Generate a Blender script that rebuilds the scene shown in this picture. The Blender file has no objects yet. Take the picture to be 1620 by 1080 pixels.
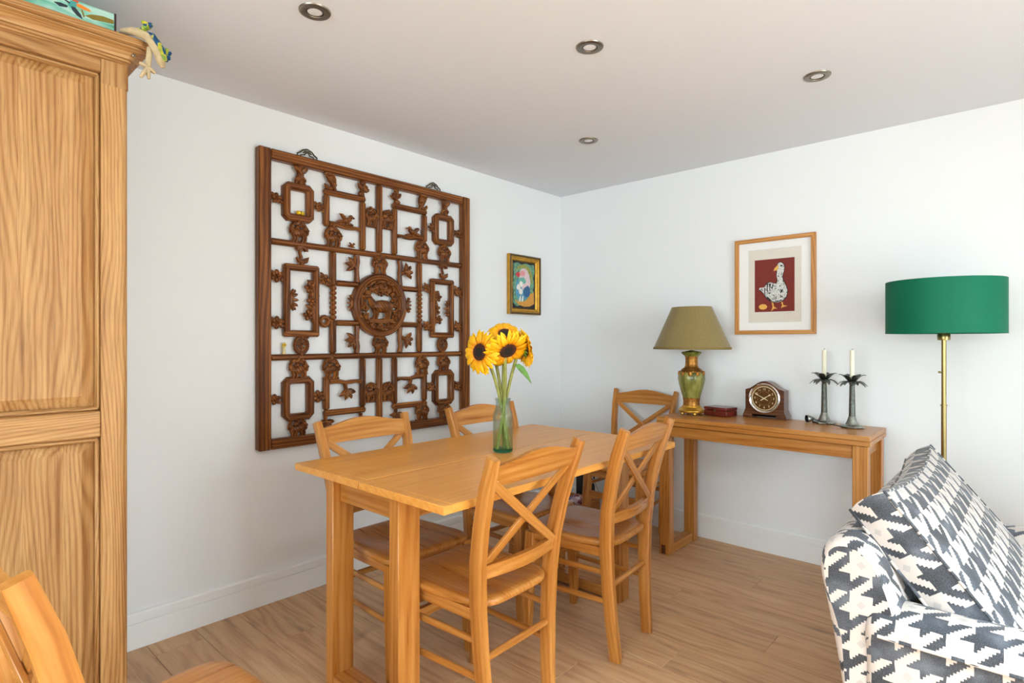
import bpy, bmesh, math, random
from mathutils import Vector, Matrix
random.seed(7)
S = bpy.context.scene
COL = S.collection
PI = math.pi

# ------------------------------------------------------------------ camera
cam_d = bpy.data.cameras.new('camera')
cam = bpy.data.objects.new('camera', cam_d)
COL.objects.link(cam)
cam.location = (2.751, -3.588, 1.267)
cam.rotation_euler = (PI / 2, 0, math.radians(42.32))
cam_d.sensor_width = 36
cam_d.lens = 36 * 907 / 1620
cam_d.clip_start = .02
S.camera = cam

# ------------------------------------------------------------------ world and daylight
w = bpy.data.worlds.new('sky')
S.world = w
w.use_nodes = True
bg = w.node_tree.nodes['Background']
bg.inputs['Color'].default_value = (.84, .92, 1.0, 1)
bg.inputs['Strength'].default_value = 1.2


def area(name, loc, rot, sx, sy, power, col):
    d = bpy.data.lights.new(name, 'AREA')
    d.shape = 'RECTANGLE'
    d.size, d.size_y = sx, sy
    d.energy = power
    d.color = col
    o = bpy.data.objects.new(name, d)
    COL.objects.link(o)
    o.location = loc
    o.rotation_euler = rot
    return o


# daylight entering through the patio doors on the right, the window behind the camera; unseen rooflight added to brighten floor and table tops
area('daylight_patio', (5.34, -2.10, 1.25), (0, PI / 2, 0), 1.7, 1.4, 62, (.77, .90, 1.0))
area('daylight_window', (2.6, -6.14, 1.45), (PI / 2, 0, 0), 3.0, 1.3, 105, (.77, .90, 1.0))
area('added_overhead_fill', (4.0, -3.3, 2.56), (0, 0, 0), 1.7, 1.3, 300, (.77, .90, 1.0))

S.view_settings.view_transform = 'Standard'
S.view_settings.look = 'None'
S.view_settings.gamma = 1
S.view_settings.use_curve_mapping = False
S.view_settings.exposure = 0.57


# ------------------------------------------------------------------ helpers
def lin(r, g, b):
    f = lambda c: (c / 255 / 12.92) if c / 255 <= .04045 else ((c / 255 + .055) / 1.055) ** 2.4
    return (f(r), f(g), f(b), 1)


V = Vector


class MB:
    """collects shapes; build() links them as ONE mesh object"""

    def __init__(s):
        s.v, s.f, s.g = [], [], []

    def add(s, vs, fs, gs=None):
        n = len(s.v)
        s.v += [tuple(p) for p in vs]
        s.g += [tuple(p) for p in (gs if gs is not None else vs)]
        s.f += [tuple(i + n for i in f) for f in fs]
        return s

    def box(s, c, sz, ax=0, bev=.003, R=None):
        h = [sz[0] / 2, sz[1] / 2, sz[2] / 2]
        b = min(bev, .45 * min(sz))
        vs, idx = [], {}
        sg = (-1, 1)
        if b <= 0:
            for x in sg:
                for y in sg:
                    for z in sg:
                        idx[(x, y, z)] = len(vs)
                        vs.append(V((x * h[0], y * h[1], z * h[2])))
            q = lambda *k: tuple(idx[t] for t in k)
            fs = []
            for a in range(3):
                o1, o2 = (a + 1) % 3, (a + 2) % 3
                for sn in sg:
                    L = []
                    for (p, r) in ((-1, -1), (1, -1), (1, 1), (-1, 1)):
                        k = [0, 0, 0]
                        k[a], k[o1], k[o2] = sn, p, r
                        L.append(tuple(k))
                    fs.append(q(*(L if sn > 0 else L[::-1])))
        else:
            for x in sg:
                for y in sg:
                    for z in sg:
                        for a in range(3):
                            p = [x * (h[0] - b), y * (h[1] - b), z * (h[2] - b)]
                            p[a] = (x, y, z)[a] * h[a]
                            idx[(x, y, z, a)] = len(vs)
                            vs.append(V(p))
            fs = []
            for a in range(3):
                o1, o2 = (a + 1) % 3, (a + 2) % 3
                for sn in sg:
                    L = []
                    for (p, r) in ((-1, -1), (1, -1), (1, 1), (-1, 1)):
                        k = [0, 0, 0]
                        k[a], k[o1], k[o2] = sn, p, r
                        L.append(idx[(k[0], k[1], k[2], a)])
                    fs.append(tuple(L if sn > 0 else L[::-1]))
                for p in sg:
                    for r in sg:
                        k0, k1 = [0, 0, 0], [0, 0, 0]
                        k0[a], k1[a] = -1, 1
                        k0[o1] = k1[o1] = p
                        k0[o2] = k1[o2] = r
                        fs.append((idx[(*k0, o1)], idx[(*k1, o1)], idx[(*k1, o2)], idx[(*k0, o2)]))
            for x in sg:
                for y in sg:
                    for z in sg:
                        fs.append((idx[(x, y, z, 0)], idx[(x, y, z, 1)], idx[(x, y, z, 2)]))
        off = V((random.uniform(-9, 9), random.uniform(-9, 9), random.uniform(-9, 9)))
        gs = [V((p[ax], p[(ax + 1) % 3], p[(ax + 2) % 3])) + off for p in vs]
        if R is not None:
            vs = [R @ p for p in vs]
        return s.add([p + V(c) for p in vs], fs, gs)

    def bar(s, p0, p1, w_, h_, up=(0, 0, 1), bev=.002):
        p0, p1 = V(p0), V(p1)
        d = p1 - p0
        L = d.length
        d.normalize()
        side = V(up).cross(d).normalized()
        u = d.cross(side)
        R = Matrix((d, side, u)).transposed()
        return s.box((p0 + p1) / 2, (L, w_, h_), 0, bev, R)

    def sweep(s, path, sizes, sect='round', n=8, up=(0, 0, 1), caps=True, closed=False):
        """path: points; sizes: one (a,b) half-size or one per point"""
        P = [V(p) for p in path]
        m = len(P)
        if not isinstance(sizes[0], (tuple, list)):
            sizes = [sizes] * m
        if sect == 'round':
            C = [(math.cos(2 * PI * k / n), math.sin(2 * PI * k / n)) for k in range(n)]
        elif sect == 'rect':
            e = .80
            C = [(1, -e), (1, e), (e, 1), (-e, 1), (-1, e), (-1, -e), (-e, -1), (e, -1)]
        else:
            C = sect
        n = len(C)
        vs, gs, al = [], [], 0
        o = random.uniform(-9, 9)
        upv = V(up)
        for i in range(m):
            if closed:
                d = P[(i + 1) % m] - P[i - 1]
            else:
                d = (P[min(i + 1, m - 1)] - P[max(i - 1, 0)])
            d.normalize()
            sd = upv.cross(d)
            if sd.length < 1e-4:
                sd = V((1, 0, 0)).cross(d)
            sd.normalize()
            u = d.cross(sd)
            if i:
                al += (P[i] - P[i - 1]).length
            a, b = sizes[i]
            for (x, y) in C:
                vs.append(P[i] + sd * x * a + u * y * b)
                gs.append((al + o, x * a + o, y * b + o))
        fs = []
        rng = range(m) if closed else range(m - 1)
        for i in rng:
            j = (i + 1) % m
            for k in range(n):
                k2 = (k + 1) % n
                fs.append((i * n + k, i * n + k2, j * n + k2, j * n + k))
        if caps and not closed:
            fs.append(tuple(range(n))[::-1])
            fs.append(tuple((m - 1) * n + k for k in range(n)))
        return s.add(vs, fs, gs)

    def lathe(s, prof, n=24, c=(0, 0, 0), sx=1, sy=1, R=None, a0=0, cap=True):
        vs, gs, fs = [], [], []
        o = random.uniform(-9, 9)
        for (r, z) in prof:
            for k in range(n):
                a = a0 + 2 * PI * k / n
                p = V((r * sx * math.cos(a), r * sy * math.sin(a), z))
                gs.append((p.z + o, p.x + o, p.y))
                if R is not None:
                    p = R @ p
                vs.append(p + V(c))
        m = len(prof)
        for i in range(m - 1):
            for k in range(n):
                k2 = (k + 1) % n
                fs.append((i * n + k, i * n + k2, (i + 1) * n + k2, (i + 1) * n + k))
        if cap:
            if prof[0][0] > 1e-5:
                fs.append(tuple(range(n))[::-1])
            if prof[-1][0] > 1e-5:
                fs.append(tuple((m - 1) * n + k for k in range(n)))
        return s.add(vs, fs, gs)

    def ell(s, c, r, R=None, n=8, m=5):
        vs, fs = [], []
        vs.append(V((0, 0, -r[2])))
        for i in range(1, m):
            t = -PI / 2 + PI * i / m
            for k in range(n):
                a = 2 * PI * k / n
                vs.append(V((r[0] * math.cos(t) * math.cos(a), r[1] * math.cos(t) * math.sin(a), r[2] * math.sin(t))))
        vs.append(V((0, 0, r[2])))
        for k in range(n):
            k2 = (k + 1) % n
            fs.append((0, 1 + k2, 1 + k))
            for i in range(m - 2):
                a, b = 1 + i * n, 1 + (i + 1) * n
                fs.append((a + k, a + k2, b + k2, b + k))
            a = 1 + (m - 2) * n
            fs.append((a + k, a + k2, len(vs) - 1))
        if R is not None:
            vs = [R @ p for p in vs]
        return s.add([p + V(c) for p in vs], fs)

    def prism(s, poly, w0, w1, mp, gmap=None, inset=0):
        """poly (u,v); mp(u,v,w) -> xyz"""
        n = len(poly)
        vs = [V(mp(u, v, w0)) for u, v in poly] + [V(mp(u, v, w1)) for u, v in poly]
        o = random.uniform(-9, 9)
        gs = [(u + o, v + o, w0) for u, v in poly] + [(u + o, v + o, w1) for u, v in poly]
        if gmap:
            gs = [gmap(*g) for g in gs]
        fs = [tuple(range(n))[::-1], tuple(range(n, 2 * n))]
        for k in range(n):
            k2 = (k + 1) % n
            fs.append((k, k2, n + k2, n + k))
        return s.add(vs, fs, gs)

    def loft(s, loops, cap0=True, cap1=True, gs=None):
        n = len(loops[0])
        vs = [p for L in loops for p in L]
        fs = []
        for i in range(len(loops) - 1):
            for k in range(n):
                k2 = (k + 1) % n
                fs.append((i * n + k, i * n + k2, (i + 1) * n + k2, (i + 1) * n + k))
        if cap0:
            fs.append(tuple(range(n))[::-1])
        if cap1:
            fs.append(tuple((len(loops) - 1) * n + k for k in range(n)))
        return s.add(vs, fs, gs)

    def mesh(s, name, mat, ang=38, normals=True):
        me = bpy.data.meshes.new(name)
        me.from_pydata(s.v, [], s.f)
        at_ = me.attributes.new('gc', 'FLOAT_VECTOR', 'POINT')
        at_.data.foreach_set('vector', [c for p in s.g for c in p])
        bm = bmesh.new()
        bm.from_mesh(me)
        if normals:
            bmesh.ops.recalc_face_normals(bm, faces=bm.faces)
        lim = math.radians(ang)
        for f in bm.faces:
            f.smooth = True
        for e in bm.edges:
            if len(e.link_faces) == 2 and e.calc_face_angle(0) > lim:
                e.smooth = False
        bm.to_mesh(me)
        bm.free()
        me.materials.append(mat)
        return me

    def build(s, name, mat, parent=None, label=None, ang=38, normals=True):
        o = bpy.data.objects.new(name, s.mesh(name, mat, ang, normals))
        COL.objects.link(o)
        if parent is not None:
            o.parent = parent
        if label:
            o['label'] = label
        return o


def tag(o, label=None, cat=None, group=None, kind=None):
    if label: o['label'] = label
    if cat: o['category'] = cat
    if group: o['group'] = group
    if kind: o['kind'] = kind
    return o


def empty(name, loc, rz=0, label=None, cat=None, group=None):
    o = bpy.data.objects.new(name, None)
    o.empty_display_size = .05
    COL.objects.link(o)
    o.location = loc
    o.rotation_euler = (0, 0, rz)
    return tag(o, label, cat, group)


def kids(o):
    return [c for c in bpy.data.objects if c.parent == o]


def copy_tree(o, parent=None):
    ch = kids(o)
    c = o.copy()
    COL.objects.link(c)
    c.parent = parent
    for k in ch:
        copy_tree(k, c)
    return c


def struct(o):
    o['kind'] = 'structure'
    return o


# ------------------------------------------------------------------ materials
class N:
    def __init__(s, name):
        s.m = bpy.data.materials.new(name)
        s.m.use_nodes = True
        s.t = s.m.node_tree
        s.b = s.t.nodes['Principled BSDF']

    def n(s, typ, **kw):
        x = s.t.nodes.new(typ)
        for k, v in kw.items():
            if k.startswith('_'):
                setattr(x, k[1:], v)
            else:
                x.inputs[k.replace('__', ' ')].default_value = v
        return x

    def l(s, a, b):
        s.t.links.new(a, b)

    def math(s, op, a, b=None, c=None):
        x = s.t.nodes.new('ShaderNodeMath')
        x.operation = op
        for i, q in enumerate((a, b, c)):
            if q is None: continue
            if isinstance(q, (int, float)):
                x.inputs[i].default_value = q
            else:
                s.l(q, x.inputs[i])
        return x.outputs[0]

    def ramp(s, fac, stops):
        r = s.t.nodes.new('ShaderNodeValToRGB')
        e = r.color_ramp.elements
        while len(e) < len(stops):
            e.new(.5)
        for i, (p, c) in enumerate(stops):
            e[i].position = p
            e[i].color = c
        s.l(fac, r.inputs[0])
        return r.outputs[0]

    def mix(s, fac, a, b, typ='MIX'):
        x = s.t.nodes.new('ShaderNodeMix')
        x.data_type = 'RGBA'
        x.blend_type = typ
        for q, k in ((fac, 0), (a, 6), (b, 7)):
            if isinstance(q, (int, float)):
                x.inputs[k].default_value = q
            elif isinstance(q, tuple):
                x.inputs[k].default_value = q
            else:
                s.l(q, x.inputs[k])
        return x.outputs[2]


def plain(name, col, rough=.5, metal=0, bump=0, bscale=200, var=0, vscale=8, spec=.5, sheen=0, coat=0):
    k = N(name)
    k.b.inputs['Base Color'].default_value = col
    k.b.inputs['Roughness'].default_value = rough
    k.b.inputs['Metallic'].default_value = metal
    k.b.inputs['Specular IOR Level'].default_value = spec
    k.b.inputs['Sheen Weight'].default_value = sheen
    k.b.inputs['Coat Weight'].default_value = coat
    tc = k.n('ShaderNodeTexCoord')
    if var:
        nz = k.n('ShaderNodeTexNoise', Scale=vscale, Detail=4.0)
        k.l(tc.outputs['Object'], nz.inputs['Vector'])
        dk = tuple(c * (1 - var) for c in col[:3]) + (1,)
        lt = tuple(min(1, c * (1 + var)) for c in col[:3]) + (1,)
        k.l(k.ramp(nz.outputs[0], [(.3, dk), (.7, lt)]), k.b.inputs['Base Color'])
    if bump:
        nz = k.n('ShaderNodeTexNoise', Scale=bscale, Detail=3.0)
        k.l(tc.outputs['Object'], nz.inputs['Vector'])
        bp = k.n('ShaderNodeBump', Strength=bump, Distance=.002)
        k.l(nz.outputs[0], bp.inputs['Height'])
        k.l(bp.outputs[0], k.b.inputs['Normal'])
    return k.m


def wood(name, dark, mid, light, rough=.35, ringf=260, warp=9.0, ringamt=.3, pores=.25, tone=.08, knots=0, coat=0.0, spec=.5, wsc=(1.1, 6.5)):
    k = N(name)
    a = k.n('ShaderNodeAttribute', _attribute_name='gc')
    oi = k.n('ShaderNodeObjectInfo')
    add = k.n('ShaderNodeVectorMath', _operation='MULTIPLY_ADD')
    k.l(oi.outputs['Random'], add.inputs[0])
    add.inputs[1].default_value = (31.7, 17.3, 11.9)
    k.l(a.outputs['Vector'], add.inputs[2])
    co = add.outputs[0]

    def scaled(sx, sy, sz):
        m = k.n('ShaderNodeMapping')
        m.inputs['Scale'].default_value = (sx, sy, sz)
        k.l(co, m.inputs['Vector'])
        return m.outputs[0]

    wn = k.n('ShaderNodeTexNoise', Scale=1.0, Detail=2.0, Roughness=.4)
    k.l(scaled(wsc[0], wsc[1], wsc[1]), wn.inputs['Vector'])
    sp = k.n('ShaderNodeSeparateXYZ')
    k.l(co, sp.inputs[0])
    acr = k.math('ADD', k.math('MULTIPLY', sp.outputs[1], ringf), k.math('MULTIPLY', sp.outputs[2], ringf * .6))
    ph = k.math('ADD', acr, k.math('MULTIPLY', wn.outputs[0], warp * 6.28))
    rg = k.math('POWER', k.math('MULTIPLY_ADD', k.math('SINE', ph), .5, .5), 1.6)
    st = k.n('ShaderNodeTexNoise', Scale=1.0, Detail=4.0, Roughness=.6)
    k.l(scaled(1.6, 34, 34), st.inputs['Vector'])
    f = k.math('ADD', k.math('MULTIPLY', k.math('SUBTRACT', .5, rg), ringamt), st.outputs[0])
    c = k.ramp(f, [(.24, dark), (.5, mid), (.76, light)])
    po = k.n('ShaderNodeTexNoise', Scale=1.0, Detail=2.0)
    k.l(scaled(12, 420, 420), po.inputs['Vector'])
    pf = k.ramp(po.outputs[0], [(.34, (1 - pores, 1 - pores, 1 - pores, 1)), (.5, (1, 1, 1, 1))])
    c = k.mix(1.0, c, pf, 'MULTIPLY')
    if knots:
        vo = k.n('ShaderNodeTexNoise', Scale=1.0, Detail=3.0, Roughness=.55)
        k.l(scaled(2.4, 15, 15), vo.inputs['Vector'])
        kf = k.ramp(vo.outputs[0], [(.62, (1, 1, 1, 1)), (.76, (1 - knots, 1 - knots, 1 - knots, 1))])
        c = k.mix(1.0, c, kf, 'MULTIPLY')
    tv = k.math('MULTIPLY_ADD', oi.outputs['Random'], 2 * tone, 1 - tone)
    tm = k.n('ShaderNodeVectorMath', _operation='SCALE')
    k.l(c, tm.inputs[0])
    k.l(tv, tm.inputs['Scale'])
    k.l(tm.outputs[0], k.b.inputs['Base Color'])
    rr = k.math('MULTIPLY_ADD', st.outputs[0], .18, rough - .09)
    k.l(rr, k.b.inputs['Roughness'])
    bp = k.n('ShaderNodeBump', Strength=.12, Distance=.001)
    k.l(po.outputs[0], bp.inputs['Height'])
    k.l(bp.outputs[0], k.b.inputs['Normal'])
    k.b.inputs['Coat Weight'].default_value = coat
    k.b.inputs['Coat Roughness'].default_value = .25
    k.b.inputs['Specular IOR Level'].default_value = spec
    return k.m


M = {}
M['wall'] = plain('wall_paint', lin(236, 236, 235), .75, bump=.05, bscale=350, spec=.25)
M['ceil'] = plain('ceiling_paint', lin(228, 229, 234), .9, spec=.1)
M['trim'] = plain('trim_gloss_paint', lin(240, 240, 238), .4)
M['oak'] = wood('honey_oak', lin(158, 92, 31), lin(184, 119, 50), lin(203, 143, 75), .30, 330, 5, .15, .08, .05)
M['oak_top'] = wood('oak_tabletop', lin(212, 139, 54), lin(226, 156, 70), lin(233, 169, 88), .34, 260, 4, .14, .10, .02)
M['ward'] = wood('wardrobe_oak', lin(142, 92, 44), lin(176, 128, 76), lin(196, 152, 98), .5, 560, 22, .22, .22, .08, .22, spec=.3, wsc=(.85, 4.2))
M['floor'] = wood('floor_oak_laminate', lin(176, 132, 92), lin(204, 160, 118), lin(216, 176, 134), .42, 110, 7, .16, .14, .05, .5, spec=.4)
M['carve'] = wood('carved_dark_wood', lin(62, 30, 10), lin(110, 60, 24), lin(158, 98, 44), .36, 420, 5, .22, .3, .08, .2, spec=.28)
M['clockwood'] = wood('walnut', lin(60, 28, 12), lin(88, 46, 22), lin(106, 60, 32), .25, 300, 4, .2, .15, .03, coat=.3)
M['frame_oak'] = wood('picture_oak', lin(166, 102, 40), lin(194, 130, 62), lin(212, 152, 82), .4, 420, 6, .3, .15, .04)
M['black'] = plain('black_plastic', lin(18, 18, 20), .45)
M['white'] = plain('white_plastic', lin(236, 236, 232), .4)
M['brass'] = plain('aged_brass', lin(160, 142, 92), .3, metal=1)
M['steel'] = plain('brushed_bronze_nickel', lin(150, 140, 126), .35, metal=1)
M['pewter'] = plain('pewter', lin(156, 158, 150), .38, metal=1, var=.25, vscale=60)
M['pewter_dark'] = plain('dark_pewter', lin(112, 116, 110), .42, metal=1, var=.3, vscale=60)
M['wax'] = plain('ivory_wax', lin(244, 238, 212), .5)
M['gold'] = plain('gilt', lin(200, 150, 58), .34, metal=.85, bump=.3, bscale=60, var=.2, vscale=30)
M['gilt_rub'] = plain('rubbed_gilt', lin(164, 110, 46), .42, metal=.75, bump=.5, bscale=110, var=.4, vscale=70)
M['bronze'] = plain('bronze_moulding', lin(96, 74, 40), .4, metal=.5)
M['glassline'] = plain('dark_glass_dial', lin(88, 54, 24), .18)
M['cream_metal'] = plain('cream_hands', lin(224, 206, 160), .4)
M['chrome'] = plain('polished_chrome', lin(225, 225, 222), .12, metal=1)
M['hook'] = plain('dark_brass_hook', lin(96, 88, 60), .4, metal=.9)


def glass(name, col, rough=.0, ior=1.45, mixf=.0):
    k = N(name)
    t = k.t
    g = k.n('ShaderNodeBsdfGlass', Color=col, Roughness=rough, IOR=ior)
    tr = k.n('ShaderNodeBsdfTransparent', Color=col)
    mx = k.n('ShaderNodeMixShader', Fac=mixf)
    k.l(g.outputs[0], mx.inputs[1])
    k.l(tr.outputs[0], mx.inputs[2])
    out = [n for n in t.nodes if n.type == 'OUTPUT_MATERIAL'][0]
    k.l(mx.outputs[0], out.inputs['Surface'])
    return k.m


def pane_mat():
    k = N('window_glass')
    g = k.n('ShaderNodeBsdfGlossy', Color=(1, 1, 1, 1), Roughness=.02)
    tr = k.n('ShaderNodeBsdfTransparent', Color=(.97, .99, .98, 1))
    fr = k.n('ShaderNodeFresnel', IOR=1.45)
    mx = k.n('ShaderNodeMixShader')
    k.l(fr.outputs[0], mx.inputs[0])
    k.l(tr.outputs[0], mx.inputs[1])
    k.l(g.outputs[0], mx.inputs[2])
    out = [n for n in k.t.nodes if n.type == 'OUTPUT_MATERIAL'][0]
    k.l(mx.outputs[0], out.inputs['Surface'])
    return k.m


M['pane'] = pane_mat()

# ------------------------------------------------------------------ the room
RX, RY, H = 5.2, -6.0, 2.4
DX = .15      # wall thickness


def slab(name, c, sz, mat):
    return struct(MB().box(c, sz, 0, 0).build(name, mat))


# floor: a screed slab that carries every laminate plank
fl = slab('floor', (RX / 2, RY / 2, -.06), (RX + .3, -RY + .3, .09), plain('screed', lin(110, 100, 90), .9))
PW, PL = .186, 1.292
y = -.988 + .186 * 6
plank_mesh = None
row = 0
while y > RY - .01:
    y1, y0 = min(y, 0), max(y - PW, RY)
    if y1 - y0 > .02:
        x = 1.937 - PL * 4 + ((row - 6) * .517) % PL
        while x < RX:
            x0, x1 = max(x, 0), min(x + PL, RX)
            if x1 - x0 > .03:
                full = (x1 - x0 > PL - .001) and (y1 - y0 > PW - .001)
                if full and plank_mesh is not None:
                    p = bpy.data.objects.new('plank', plank_mesh)
                    COL.objects.link(p)
                    p.parent = fl
                    p.location = ((x0 + x1) / 2, (y0 + y1) / 2, -.0075)
                else:
                    p = MB().box((0, 0, 0), (x1 - x0 - .0006, y1 - y0 - .0006, .015), 0, .0016).build('plank', M['floor'], fl)
                    p.location = ((x0 + x1) / 2, (y0 + y1) / 2, -.0075)
                    if full: plank_mesh = p.data
            x += PL
    y -= PW
    row += 1

# ceiling with an opening for the added, unseen rooflight
HX0, HX1, HY0, HY1 = 3.15, 4.85, -3.95, -2.65
mb = MB()
for (x0, x1, y0, y1) in ((-.15, HX0, RY - .15, .15), (HX1, RX + .15, RY - .15, .15), (HX0, HX1, RY - .15, HY0), (HX0, HX1, HY1, .15)):
    mb.box(((x0 + x1) / 2, (y0 + y1) / 2, H + .05), (x1 - x0, y1 - y0, .1), 0, 0)
struct(mb.build('ceiling', M['ceil']))
slab('wall_left', (-DX / 2, RY / 2, H / 2), (DX, -RY, H), M['wall'])
slab('wall_back', (RX / 2, DX / 2, H / 2), (RX + .3, DX, H), M['wall'])


def wall_with_hole(name, axis, pos, a0, a1, h0, h1, z0, z1):
    mb = MB()
    for (s0, s1, zz0, zz1) in ((a0, h0, 0, H), (h1, a1, 0, H), (h0, h1, 0, z0), (h0, h1, z1, H)):
        if s1 - s0 < .01 or zz1 - zz0 < .01: continue
        if axis == 0:
            mb.box((pos, (s0 + s1) / 2, (zz0 + zz1) / 2), (DX, s1 - s0, zz1 - zz0), 0, 0)
        else:
            mb.box(((s0 + s1) / 2, pos, (zz0 + zz1) / 2), (s1 - s0, DX, zz1 - zz0), 0, 0)
    return struct(mb.build(name, M['wall']))


wall_with_hole('wall_right', 0, RX + DX / 2, RY, 0, -3.10, -1.10, .02, 2.22)
wall_with_hole('wall_front', 1, RY - DX / 2, 0, RX, 1.1, 4.1, .8, 2.12)


def window(name, axis, pos, h0, h1, z0, z1, bays):
    root = empty(name, (0, 0, 0))
    root['kind'] = 'structure'

    def bx(a0, a1, b0, b1, t, n, mat, bev=.004):
        c = (a0 + a1) / 2
        if axis == 0:
            return MB().box((pos, c, (b0 + b1) / 2), (t, a1 - a0, b1 - b0), 0, bev).build(n, mat, root)
        return MB().box((c, pos, (b0 + b1) / 2), (a1 - a0, t, b1 - b0), 0, bev).build(n, mat, root)

    f = .06
    bx(h0, h1, z0, z0 + f, .07, 'window_frame', M['white'])
    bx(h0, h1, z1 - f, z1, .07, 'window_frame', M['white'])
    step = (h1 - h0) / bays
    for i in range(bays + 1):
        a = h0 + i * step
        a0, a1 = max(h0, a - f / 2), min(h1, a + f / 2)
        bx(a0, a1, z0 + f, z1 - f, .07, 'window_frame', M['white'])
    for i in range(bays):
        bx(h0 + i * step + f / 2, h0 + (i + 1) * step - f / 2, z0 + f, z1 - f, .006, 'pane', M['pane'], 0)
    return root


window('window_1', 0, RX + .06, -3.10, -1.10, .02, 2.22, 2)
window('window_2', 1, RY - .06, 1.1, 4.1, .8, 2.12, 3)

w3 = struct(empty('added_rooflight', (0, 0, 0)))  # frame and panes of the added rooflight, an assumed opening for overhead fill
for (x0, x1, y0, y1) in ((HX0, HX1, HY0, HY0 + .05), (HX0, HX1, HY1 - .05, HY1), (HX0, HX0 + .05, HY0 + .05, HY1 - .05), (HX1 - .05, HX1, HY0 + .05, HY1 - .05), (3.98, 4.02, HY0 + .05, HY1 - .05)):
    MB().box(((x0 + x1) / 2, (y0 + y1) / 2, H + .06), (x1 - x0, y1 - y0, .06), 0, .003).build('window_frame', M['white'], w3)
for (x0, x1) in ((HX0 + .05, 3.98), (4.02, HX1 - .05)):
    MB().box(((x0 + x1) / 2, (HY0 + HY1) / 2, H + .06), (x1 - x0, HY1 - HY0 - .1, .006), 0, 0).build('pane', M['pane'], w3)

# skirting: tall board with a shadow groove and rounded top
SKP = [(0, 0), (.017, 0), (.017, .103), (.0115, .1035), (.0115, .1095), (.017, .110), (.017, .140), (.013, .147), (.006, .150), (0, .150)]


def skirting(name, p0, p1, outv):
    p0, p1, outv = V(p0), V(p1), V(outv)
    loops = [[p + outv * a + V((0, 0, b)) for a, b in SKP] for p in (p0, p1)]
    return struct(MB().loft(loops).build(name, M['trim'], ang=25))


skirting('baseboard_left', (0.0005, RY, 0.0005), (0.0005, 0, 0.0005), (1, 0, 0))
skirting('baseboard_back', (0.0175, -.0005, 0.0005), (RX, -.0005, 0.0005), (0, -1, 0))

# ceiling downlights
SPOTS = [((.925, -2.588), 'recessed ceiling downlight nearest the oak wardrobe'),
         ((1.487, -1.756), 'recessed ceiling downlight above the middle of the dining table'),
         ((2.067, -.902), 'recessed ceiling downlight on the right, in front of the goose picture'),
         ((.894, -.908), 'recessed ceiling downlight closest to the corner of the room')]


def spot():
    r = empty('ceiling_downlight', (0, 0, 0), 0, None, 'light', 'recessed downlights in the ceiling')
    MB().lathe([(.027, -.0005), (.030, -.005), (.044, -.007), (.0515, -.004), (.0535, 0)], 32, cap=False).build('trim_ring', M['steel'], r)
    MB().lathe([(.027, -.0005), (.027, -.004), (.0255, -.004), (.0255, -.0005)], 28, cap=False).build('lamp_collar', M['black'], r)
    MB().lathe([(.0255, -.002), (.018, -.003), (.0, -.003)], 24, cap=False).build('lens', plain('frosted_lens', lin(232, 230, 232), .25), r)
    return r


sp0 = spot()
for i, ((x, y), lab) in enumerate(SPOTS):
    o = sp0 if i == 0 else copy_tree(sp0)
    o.location = (x, y, H)
    o['label'] = lab

# ------------------------------------------------------------------ wardrobe
WX, WY0, WY1, WT = .70, -4.25, -3.080, 2.165
wd = empty('oak_wardrobe', (.38, -3.67, 0), 0, 'tall oak wardrobe with raised panels and moulded cornice at the left edge', 'wardrobe')


def wpart(mb, name, mat='ward', parent=None, label=None):
    par = parent or wd
    o = mb.build(name, M[mat] if isinstance(mat, str) else mat, par, label)
    if par is wd:
        o.location = -wd.location
    return o


wpart(MB().box((.37, (WY0 + WY1) / 2, 1.05), (.60, WY1 - WY0 - .05, 1.98), 2, 0), 'carcass')
wpart(MB().box((.36, (WY0 + WY1) / 2, .05), (.62, WY1 - WY0 - .04, .10), 1, .004), 'plinth')
# corner stile with a quarter-round outer edge, stopped below the cornice


def corner_stile(z0, z1, rad):
    pts = []
    y0 = -3.150
    pts = [(.66, y0), (WX, y0)]
    for k in range(7):
        a = k / 6 * PI / 2
        pts.append((WX - rad + rad * math.cos(a), WY1 - rad + rad * math.sin(a)))
    pts.append((.66, WY1))
    mb = MB()
    mb.prism(pts, z0, z1, lambda u, v, w_: (u, v, w_), gmap=lambda u, v, w_: (w_, v, u))
    return mb


wpart(corner_stile(.02, 2.035, .020), 'corner_stile')
wpart(corner_stile(2.035, 2.112, .006), 'stile_block')
FX = WX - .006
wpart(MB().box((FX - .012, -3.66, 2.092), (.036, 1.02, .048), 1, .002), 'top_rail')
wpart(MB().box((FX - .012, -3.66, 1.022), (.036, 1.02, .078), 1, .004), 'middle_rail')
wpart(MB().box((FX - .012, -3.66, .115), (.036, 1.02, .09), 1, .004), 'bottom_rail')
wpart(MB().box((FX - .012, -3.675, 1.05), (.034, .075, 2.02), 2, .003), 'middle_stile')
wpart(MB().box((FX - .012, -4.21, 1.05), (.036, .075, 2.06), 2, .003), 'end_stile')


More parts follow.
